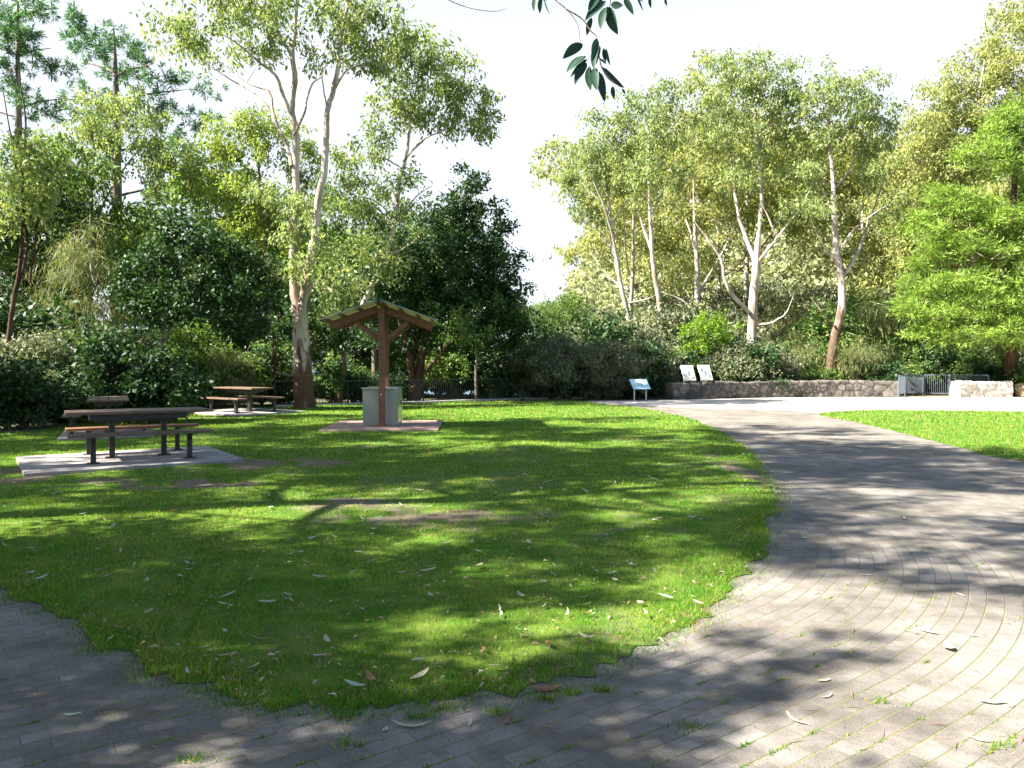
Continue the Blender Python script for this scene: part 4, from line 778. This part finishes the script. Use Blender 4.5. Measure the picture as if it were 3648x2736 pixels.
px_tree('gum_tree', 'gum with brown rough lower trunk and pale forks at the right end of the group', 'tree', 40,
 [[(2952, 1375, 0, .28), (2958, 1310, 0, .25), (2975, 1200, 0, .22), (3002, 1090, 0, .2), (2998, 980, 0, .18), (2980, 880, 0, .16), (2972, 780, 0, .14), (2966, 640, 0, .10), (2955, 500, 0, .07), (2950, 350, 0, .02)],
  [(3000, 990, 0, .09), (3060, 900, .5, .08), (3090, 800, .7, .06), (3130, 700, .8, .04), (3160, 600, .8, .02)], [(2985, 900, 0, .08), (3040, 820, -.4, .06), (3100, 770, -.5, .04), (3180, 720, -.6, .02)], [(2972, 760, 0, .07), (2920, 660, .4, .05), (2890, 560, .5, .02)], [(2968, 680, 0, .06), (3030, 600, .4, .04), (3070, 500, .5, .02)], [(2985, 1180, 0, .05), (2940, 1130, -.4, .04), (2890, 1060, -.5, .02)], [(2995, 960, 0, .06), (2940, 880, -.6, .045), (2900, 810, -.8, .02)]],
 [(2950, 290, 0, 90, 60), (3050, 320, 0, 100, 70), (2900, 380, 0, 90, 60), (3000, 410, 0, 110, 65), (3120, 400, 0, 90, 75), (3170, 490, 0, 70, 60), (2950, 500, 0, 110, 50), (3080, 500, 0, 100, 50), (2880, 620, 0, 90, 45), (3150, 620, 0, 90, 50), (2860, 760, -.5, 80, 45), (3180, 740, 0, 80, 50), (2950, 730, -.6, 80, 45)],
 'gum', 'gum', 'bark_red', 35, 1.0, BG, dens=.85, size=1.1)
px_tree('gum_tree', 'tall olive yellow leafy gum rising behind the bright conifer at the right edge', 'tree', 50,
 [[(3480, 1380, 0, .3), (3470, 1000, 0, .26), (3460, 700, 0, .2), (3480, 400, 0, .1), (3520, 150, 0, .03)], [(3465, 900, 0, .1), (3350, 700, 0, .08), (3260, 560, 0, .03)], [(3470, 600, 0, .1), (3380, 450, .5, .06), (3300, 380, .6, .02)], [(3475, 500, 0, .08), (3580, 350, 0, .05), (3640, 200, 0, .02)]],
 [(3400, 350, 0, 120, 90), (3500, 250, 0, 130, 90), (3600, 150, 0, 110, 90), (3620, 50, 0, 90, 60), (3300, 480, 0, 120, 90), (3430, 470, 0, 140, 90), (3250, 600, 0, 130, 90), (3380, 620, 0, 140, 90), (3560, 400, 0, 130, 90), (3200, 740, 0, 110, 80), (3320, 760, 0, 120, 80), (3230, 860, 0, 80, 60), (3680, 250, 0, 100, 100), (3500, 580, 0, 120, 80), (3330, 400, 0, 60, 50)],
 'gum', 'gumyel', 'bark_gum', 36, .9, dens=1.25, size=1.3)
px_tree('conifer', 'bright lime green feathery conifer filling the right edge', 'tree', 38.6,
 [[(3600, 1420, 0, .28), (3600, 1100, 0, .24), (3605, 800, 0, .18), (3620, 500, 0, .08), (3630, 350, 0, .03)]] +
 [[(3602, v, 0, .06), (3602 + s * L * .5, v + 5, d, .04), (3602 + s * L, v - 15, d * 2, .015)] for (v, s, L, d) in [(1150, -1, 300, -1), (1080, -1, 280, .6), (950, -1, 260, -1), (850, -1, 240, .5), (780, -1, 260, -.8), (560, -1, 140, -.5), (1000, 1, 200, 1), (700, 1, 150, 0), (1180, -1, 150, -2), (920, -1, 120, -2)]],
 [(3640, 400, 0, 90, 40), (3560, 470, 0, 90, 45), (3500, 540, -.3, 90, 40), (3600, 590, -.6, 90, 40), (3680, 520, 0, 90, 60), (3360, 700, -.5, 90, 35), (3450, 750, -.6, 110, 40), (3300, 800, .3, 90, 35), (3560, 780, -1, 100, 45), (3400, 850, -.8, 130, 40), (3530, 900, -1.5, 120, 50), (3640, 850, -1, 90, 70), (3310, 930, .3, 80, 35), (3330, 1010, -.6, 110, 40), (3450, 1010, -1.2, 120, 45), (3290, 1090, -.6, 90, 40), (3400, 1120, -1.4, 120, 45), (3530, 1080, -1.8, 120, 50), (3640, 1030, -1.5, 90, 70), (3330, 1180, -.6, 90, 35), (3470, 1190, -1.8, 110, 40), (3600, 1180, -2, 90, 50), (3690, 1180, -1, 90, 70), (3690, 700, 0, 90, 100)],
 'feather', 'conifer', 'bark_dark', 37, .9, dens=1.7, size=.9)
px_tree('shrub', 'bright lime green bush behind the two cream signs', 'shrub', 39,
 [[(2560, 1330, 0, .06), (2560, 1230, 0, .04), (2550, 1160, 0, .02)]], [(2540, 1140, 0, 60, 30), (2480, 1180, 0, 50, 35), (2570, 1180, 0, 55, 35), (2440, 1250, -.3, 40, 35), (2520, 1230, 0, 60, 30)], 'broad', 'lime', 'bark_dark', 38, dens=1.4)
print('leaves', TOTAL[0])

# ------------------------------------------------------------------ shrub and tree rows: a few grown, the rest copied
def shrub(label, base, w, h, seed, kind, leaf, group, dens=1.5, size=1.0, num=1.0, bark='bark_dark', lo=.12):
    rng = np.random.default_rng(seed); b = np.asarray(base, float); L = []; B = []
    for i in range(5):
        a = i * 1.26 + rng.uniform(-.3, .3); e = b + np.array([math.cos(a) * w * .30, math.sin(a) * w * .30, h * rng.uniform(.6, .85)]); m = (b + e) / 2 + np.array([math.cos(a), math.sin(a), 0]) * .1
        L.append([(*b, .045), (*m, .03), (*e, .012)])
    for i in range(9):
        a = rng.uniform(0, 6.28); q = rng.uniform(0, .36); zz = rng.uniform(lo + .12, .8); r_ = rng.uniform(.2, .32)
        B.append((b + np.array([math.cos(a) * w * q, math.sin(a) * w * q, h * zz]), (w * r_, w * r_, h * rng.uniform(.16, .26))))
    root = empty('shrub', b, label=label, cat='shrub', group=group); _, n = tree_parts(root, rng, L, B, kind, leaf, bark, o=b, dens=dens, size=size, num=num); TOTAL[0] += n
    return root
GS = 'shrubs along the bush edge'
S = [shrub('dense dark green shrub at the far left lawn edge behind the shaded table', (-9.9, 20.6, 0), 3.2, 2.7, 51, 'broad', 'dark', GS),
     shrub('light olive green shrub behind the farther picnic table', (-11.2, 27.6, 0), 3.4, 3.3, 52, 'broad', 'mid', GS, num=.9),
     shrub('grey green fine leaved bush in the middle of the bush edge behind the lawn', (1.5, 35.0, 0), 3.6, 3.1, 53, 'gum', 'grey', GS, size=.8),
     shrub('wispy olive bush in the scrub beyond the stone wall', (11, 41.5, -.3), 3.4, 3.2, 54, 'wisp', 'wisp', GS, dens=1.4)]
rnd = random.Random(21)
def row(src, spots, words, group, cat=None):
    for (u, Y, top, k) in spots:
        s0 = src[k]; h0 = {0: 2.7, 1: 3.3, 2: 3.1, 3: 3.2}[k]; q = P(u, top, Y); zb = float(hz(q[0], q[1])); h = q[2] - zb; s = h / h0
        copy_tree(s0, (q[0], q[1], zb), rnd.uniform(0, 6.28), (s * rnd.uniform(1.05, 1.35), s * rnd.uniform(1.0, 1.3), s), label=words[k], group=group)
W1 = {0: 'dark green shrub in the shaded scrub along the left lawn edge', 1: 'olive green leafy shrub in the scrub along the left lawn edge', 2: 'grey green bush in the scrub along the left lawn edge', 3: 'wispy pale bush in the scrub along the left lawn edge'}
row(S, [(-60, 18.5, 1180, 0), (90, 19.3, 1300, 2), (215, 20.5, 1290, 0), (20, 21.5, 1150, 2), (330, 22.5, 1250, 0), (430, 24.3, 1290, 1), (520, 24.8, 1270, 0), (160, 24, 1180, 1), (640, 27, 1220, 1), (720, 29, 1190, 1), (840, 28.6, 1215, 3), (930, 30, 1210, 1), (370, 28, 1170, 2), (520, 30, 1160, 0), (60, 28, 1130, 0), (250, 31, 1150, 3), (660, 33, 1150, 0), (800, 34, 1160, 1), (-40, 25, 1060, 0), (1180, 30.5, 1330, 1), (1260, 30.8, 1290, 0), (1000, 29.6, 1300, 0), (1400, 32.5, 1290, 0)], W1, 'scrub along the left lawn edge')
W2 = {0: 'dark shrub in the hedge of scrub behind the balustrade', 1: 'olive shrub in the hedge of scrub behind the balustrade', 2: 'grey green bush in the hedge of scrub between balustrade and map sign', 3: 'wispy bush behind the balustrade'}
row(S, [(1560, 36, 1190, 1), (1640, 37, 1180, 1), (1730, 37, 1190, 1), (1230, 35, 1240, 1), (1330, 37, 1200, 1), (1430, 38, 1210, 1), (1600, 40, 1150, 1), (1500, 40, 1180, 3), (1120, 36, 1320, 1), (1500, 39, 1330, 1), (1570, 40, 1330, 0), (1650, 39, 1335, 1), (1720, 40, 1330, 2), (1790, 38, 1320, 1), (1380, 38, 1335, 0), (1290, 39, 1335, 1), (1450, 36.5, 1345, 2), (1610, 36.5, 1350, 1), (1740, 37, 1345, 0), (1800, 35.3, 1210, 0), (1880, 34.8, 1215, 2), (1960, 34.6, 1210, 2), (1920, 36.5, 1170, 0), (2030, 35.0, 1225, 0), (2110, 34.9, 1200, 2), (2180, 34.7, 1245, 2), (2240, 35.4, 1215, 0), (2330, 37.6, 1240, 2), (2040, 38, 1150, 2), (2160, 38.5, 1120, 0), (2270, 39, 1130, 2), (2410, 39.5, 1210, 0), (1480, 37, 1300, 1), (1320, 36, 1300, 1)], W2, 'scrub behind the balustrade')
W3 = {0: 'dark shrub in the scrub beyond the stone wall', 1: 'olive shrub in the scrub beyond the stone wall', 2: 'grey bush in the scrub beyond the stone wall', 3: 'wispy bush in the scrub beyond the stone wall and fence'}
row(S, [(2460, 39, 1240, 0), (2560, 39, 1210, 2), (2650, 38.4, 1215, 0), (2730, 38.6, 1200, 2), (2620, 42, 1150, 1), (2790, 41, 1190, 3), (2850, 43, 1110, 1), (2920, 40, 1260, 1), (3040, 41, 1210, 3), (3100, 44, 1090, 1), (3130, 40, 1260, 0), (3200, 41, 1240, 1), (3270, 41, 1220, 0), (3340, 42, 1230, 0), (3420, 41, 1240, 1), (3500, 40, 1260, 0), (3590, 40, 1240, 1), (3680, 38, 1240, 1), (3000, 47, 1050, 3), (3180, 48, 1020, 1), (2760, 48, 1080, 3), (2900, 50, 1080, 1), (2400, 45, 1060, 2), (2500, 46, 1100, 1), (3330, 47, 1060, 1)], W3, 'scrub beyond the stone wall')
# understorey trees behind
A = [auto_tree('gum_tree', 'thin gum in the wood behind the left scrub', 'tree', (-14, 40, -1), 9, 3.0, 61, group='thin trees behind the left scrub', dens=1.1, size=1.3, r=.12),
     auto_tree('tree', 'grey green understorey tree in the gully beyond the stone wall', 'tree', (14, 56, -5), 11, 4.2, 62, 'gum', 'grey', group='understorey trees in the gully', dens=1.5, size=1.6, low=.2, nl=10),
     auto_tree('tree', 'olive understorey tree in the gully beyond the stone wall', 'tree', (22, 58, -5), 12, 4.5, 63, 'gum', 'gumyel', group='understorey trees in the gully', dens=1.5, size=1.6, low=.2, nl=10)]
for (x, y, k, s) in [(5, 58, 1, .8), (9, 66, 2, .9), (19, 54, 1, .8), (27, 62, 2, 1.0), (30, 52, 2, 1.1), (38, 56, 2, 1.4), (12, 74, 2, 1.0), (42, 70, 1, 1.4)]:
    copy_tree(A[k], (x, y, float(hz(x, y))), rnd.uniform(0, 6.3), s)
for (x, y, s) in [(-24, 44, 1.1), (-19, 38, .9), (-10, 44, 1.0), (-29, 40, 1.2), (-6, 47, .9), (-27, 30, .8)]:
    copy_tree(A[0], (x, y, float(hz(x, y))), rnd.uniform(0, 6.3), s)

GL = 'trees filling the gaps behind the left scrub'
A.append(auto_tree('tree', 'mid green bushy tree filling the wood behind the left scrub', 'tree', (-20, 36, 0), 10, 3.8, 64, 'gum', 'mid', group=GL, dens=1.35, size=1.3, low=.18, nl=11))
A.append(auto_tree('tree', 'dark bushy tree filling the wood behind the left scrub', 'tree', (-24, 34, 0), 10, 3.8, 65, 'broad', 'dark', group=GL, dens=1.3, size=1.4, low=.15, nl=11))
A.append(auto_tree('gum_tree', 'tall olive crowned gum behind the white trunked group', 'tree', (8, 56, -5), 22, 6.0, 66, 'gum', 'gumyel', group='tall gums behind the white trunked group', dens=.9, size=1.6, low=.55, nl=9, r=.3))
def fill(k, u, Y, top):
    q = P(u, top, Y); zb = float(hz(q[0], q[1])); h = {3: 10.5, 4: 10.5, 5: 23.5}[k]; sc = (q[2] - zb) / h; copy_tree(A[k], (q[0], q[1], zb), rnd.uniform(0, 6.3), (sc * 1.1, sc * 1.1, sc))
for a in [(3, 640, 38, 930), (4, 720, 40, 900), (3, 820, 44, 640), (3, 950, 41, 820), (4, 1010, 37, 1010), (3, 1160, 40, 830), (3, 1240, 37, 960), (3, 1390, 44, 860), (3, 1480, 42, 900), (4, 1600, 43, 980), (3, 1850, 44, 1090), (3, 1980, 48, 1080), (4, -160, 26, 950),
          (5, 2600, 62, 400), (5, 2700, 58, 300), (5, 3120, 58, 420), (5, 3260, 62, 380)]: fill(*a)

# far wooded hillside: one mass of crowns
rng = np.random.default_rng(77); C_ = []
n = 2600; y = 85 + 260 * rng.random(n) ** .8; x = y * rng.uniform(-.02, .78, n); z = hz(x, y)
cl = []; sz = []
for i in range(n):
    r_ = rng.uniform(2.2, 4.2); m = 14; d = unit(rng.normal(size=(m, 3))); d[:, 2] = abs(d[:, 2]); cl.append(np.array([x[i], y[i], z[i] + r_ * .9]) + d * r_ * np.array([1, 1, .8]))
cl = np.vstack(cl); k = 9; c = np.repeat(cl, k, 0) + rng.normal(size=(len(cl) * k, 3)) * .75
V, F = leaf_arr(c, rng.normal(size=c.shape), rng.normal(size=c.shape) + [0, 0, .7], rng.uniform(.7, 1.5, len(c)), rng.uniform(.5, .9, len(c)))
link('forest', mesh_np('forest', V, F, M['far']), label='pale green wooded hillside rising beyond the gully', cat='forest', kind='stuff')
print('far faces', len(F))

# ------------------------------------------------------------------ trees standing left of the frame: they throw the dappled shade
GO = 'gums standing outside the left of the picture'
O = [auto_tree('gum_tree', 'tall gum standing outside the left edge of the picture', 'tree', (-15.5, 6.5, 0), 16, 5.0, 71, group=GO, dens=.46, size=1.0, num=1.7, r=.30, nl=12, low=.42, spread=.68)]
for (x, y, s, rz) in [(-8.0, 1.4, .45, 1.0), (-7.6, 3.0, .42, .2), (-8.6, 3.2, .5, 4.4), (-8.4, 7.0, .95, 2.0), (-9.8, 10.8, 1.0, 3.1), (-17.5, 15, 1.0, 4.2), (-22, 10, 1.15, .4), (-10, -7.5, .9, 2.6), (-15, 0, .62, 1.7)]:
    copy_tree(O[0], (x, y, 0), rz, s)
copy_tree(A[4], (-8.5, 1.7, 0), 1.1, .60, label='unseen dense dark tree added left of the camera to deepen shade', group='dark trees added outside the left edge for shade')  # unseen trees added to darken the paving at the bottom left
copy_tree(A[4], (-10.9, .7, 0), 2.9, .7, label='unseen dense dark tree added left of the camera to deepen shade', group='dark trees added outside the left edge for shade')
copy_tree(A[4], (-8.9, 3.6, 0), 4.0, .56, label='unseen dense dark tree added left of the camera to deepen shade', group='dark trees added outside the left edge for shade')
# overhead gum: its hanging twig dips into the picture
def zo(zx, zy, Y=3.45): return P(1900 + zx / 1.276, zy / 1.276, Y)
ov = empty('gum_tree', (-2.6, -1.2, 0), label='overhead gum whose leafy twig hangs into the top of the picture', cat='tree')
o = np.array([-2.6, -1.2, 0]); rng = np.random.default_rng(9)
limb = catmull([(-2.6, -1.2, 0, .16), (-2.5, -1.1, 2.2, .14), (-2.2, -.8, 4.4, .12), (-1.6, 0, 5.6, .09), (-.6, 1.6, 6.0, .06), (.4, 2.9, 5.6, .035), (.55, 3.3, 4.8, .018)], 6)
V, F = tube_arr(limb[:, :3] - o, limb[:, 3], 12, .08, rng); link('trunk', mesh_np('trunk', V, F, M['bark_gum'], None, True), ov)
tw = [[(.55, 3.3, 4.8), tuple(zo(60, -160)), tuple(zo(95, -30)), tuple(zo(100, 0)), tuple(zo(150, 42)), tuple(zo(200, 110)), tuple(zo(213, 195))], [tuple(zo(150, 42)), tuple(zo(220, 85)), tuple(zo(260, 140)), tuple(zo(288, 178)), tuple(zo(270, 300))], [tuple(zo(60, -160)), tuple(zo(260, -90)), tuple(zo(345, -10)), tuple(zo(345, 32))], [tuple(zo(288, 178)), tuple(zo(310, 305)), tuple(zo(360, 370)), tuple(zo(405, 400))], [tuple(zo(260, -90)), tuple(zo(470, -40)), tuple(zo(600, -2))], [tuple(zo(60, -160)), tuple(zo(-200, -140)), tuple(zo(-420, -50)), tuple(zo(-383, 0)), tuple(zo(-280, 38)), tuple(zo(-180, 51)), tuple(zo(-120, 38))], [tuple(zo(60, -160)), tuple(zo(30, -60)), tuple(zo(20, -5))]]
Vs = []; Fs = []; off = 0
for q in tw:
    pp = catmull(q, 6); V, F = tube_arr(pp - o, np.linspace(.004, .0014, len(pp)), 5); Vs.append(V); Fs.append(F + off); off += len(V)
nt_ = sum(len(f) for f in Fs)
lv = [(225, 200, 133, 268, 45), (240, 255, 150, 330, 45), (243, 285, 188, 385, 40), (245, 268, 168, 352, 22), (290, 175, 268, 280, 40), (300, 205, 275, 315, 42), (300, 268, 333, 293, 22), (320, 218, 330, 285, 18), (330, 220, 350, 298, 15), (255, 300, 262, 412, 36), (280, 305, 290, 412, 40), (298, 325, 325, 465, 48), (310, 303, 415, 400, 28), (360, 392, 367, 452, 22), (405, 403, 418, 430, 14), (330, 5, 235, 95, 42), (265, 80, 243, 162, 26), (340, 30, 305, 132, 46), (345, 30, 385, 158, 50), (352, 22, 408, 25, 34), (415, -10, 455, 68, 36), (470, -20, 500, 52, 16), (530, -20, 535, 38, 15), (600, -10, 608, 27, 12), (35, -10, 30, 62, 22), (8, -15, 3, 52, 20), (50, -5, 75, 65, 7), (400, -60, 500, 10, 40), (330, -60, 290, 20, 40), (300, -20, 250, 55, 36)]
for (x1, y1, x2, y2, w) in lv:
    dy = rng.uniform(-.05, .05); a = zo(x1, y1, 3.45 + dy * .3) - o; b_ = zo(x2, y2, 3.45 + dy) - o; d = b_ - a; L = np.linalg.norm(d); d /= L; nn = unit(np.array([rng.normal() * .35, -1, rng.normal() * .35])); s = unit(np.cross(d, nn)); nn = np.cross(s, d); ww = w / 1.276 / FPX * 3.45
    V = []; N = 8
    for i in range(N + 1):
        t_ = i / N; h = ww / 2 * math.sin(math.pi * min(1, t_ ** .8)) ** .8 if 0 < i < N else .0006; c = a + d * L * t_ + s * L * .05 * math.sin(math.pi * t_)
        V += [c - s * h + nn * h * .35, c, c + s * h + nn * h * .35]
    F = []
    for i in range(N): q = 3 * i; F += [(q, q + 1, q + 4, q + 3), (q + 1, q + 2, q + 5, q + 4)]
    Vs.append(np.array(V)); Fs.append(np.array(F) + off); off += len(V)
V = np.vstack(Vs); F = np.vstack(Fs); mi = np.zeros(len(F), int); mi[nt_:] = 1
M['hang'] = leafmat('hanging_gum_leaf', [(.012, .045, .03), (.02, .07, .045)], .35, .12, (1, 1.3, .6))
link('hanging_twig', mesh_np('hanging_twig', V, F, [M['twig'], M['hang']], mi, True), ov)
B = [((-1.2, -1.4, 6.3), (1.6, 1.6, .9)), ((-3.4, -.6, 5.8), (1.5, 1.4, .9)), ((-2.4, -2.4, 6.8), (1.4, 1.4, .8))]
cl = np.vstack([clumps(rng, np.array(c), np.array(r_), 26) for c, r_ in B]); tV, tF = grow(rng, limb[:, :3], limb[:, 3], cl); lV, lF = make_leaves(rng, cl, 'gum', 1.0, 1.0)
link('crown', mesh_np('crown', np.vstack([tV, lV]) - o, np.vstack([tF, lF + len(tV)]), [M['twig'], M['gum']], np.concatenate([np.zeros(len(tF), int), np.ones(len(lF), int)])), ov)
print('total leaves', TOTAL[0], 'objects', len(bpy.data.objects))
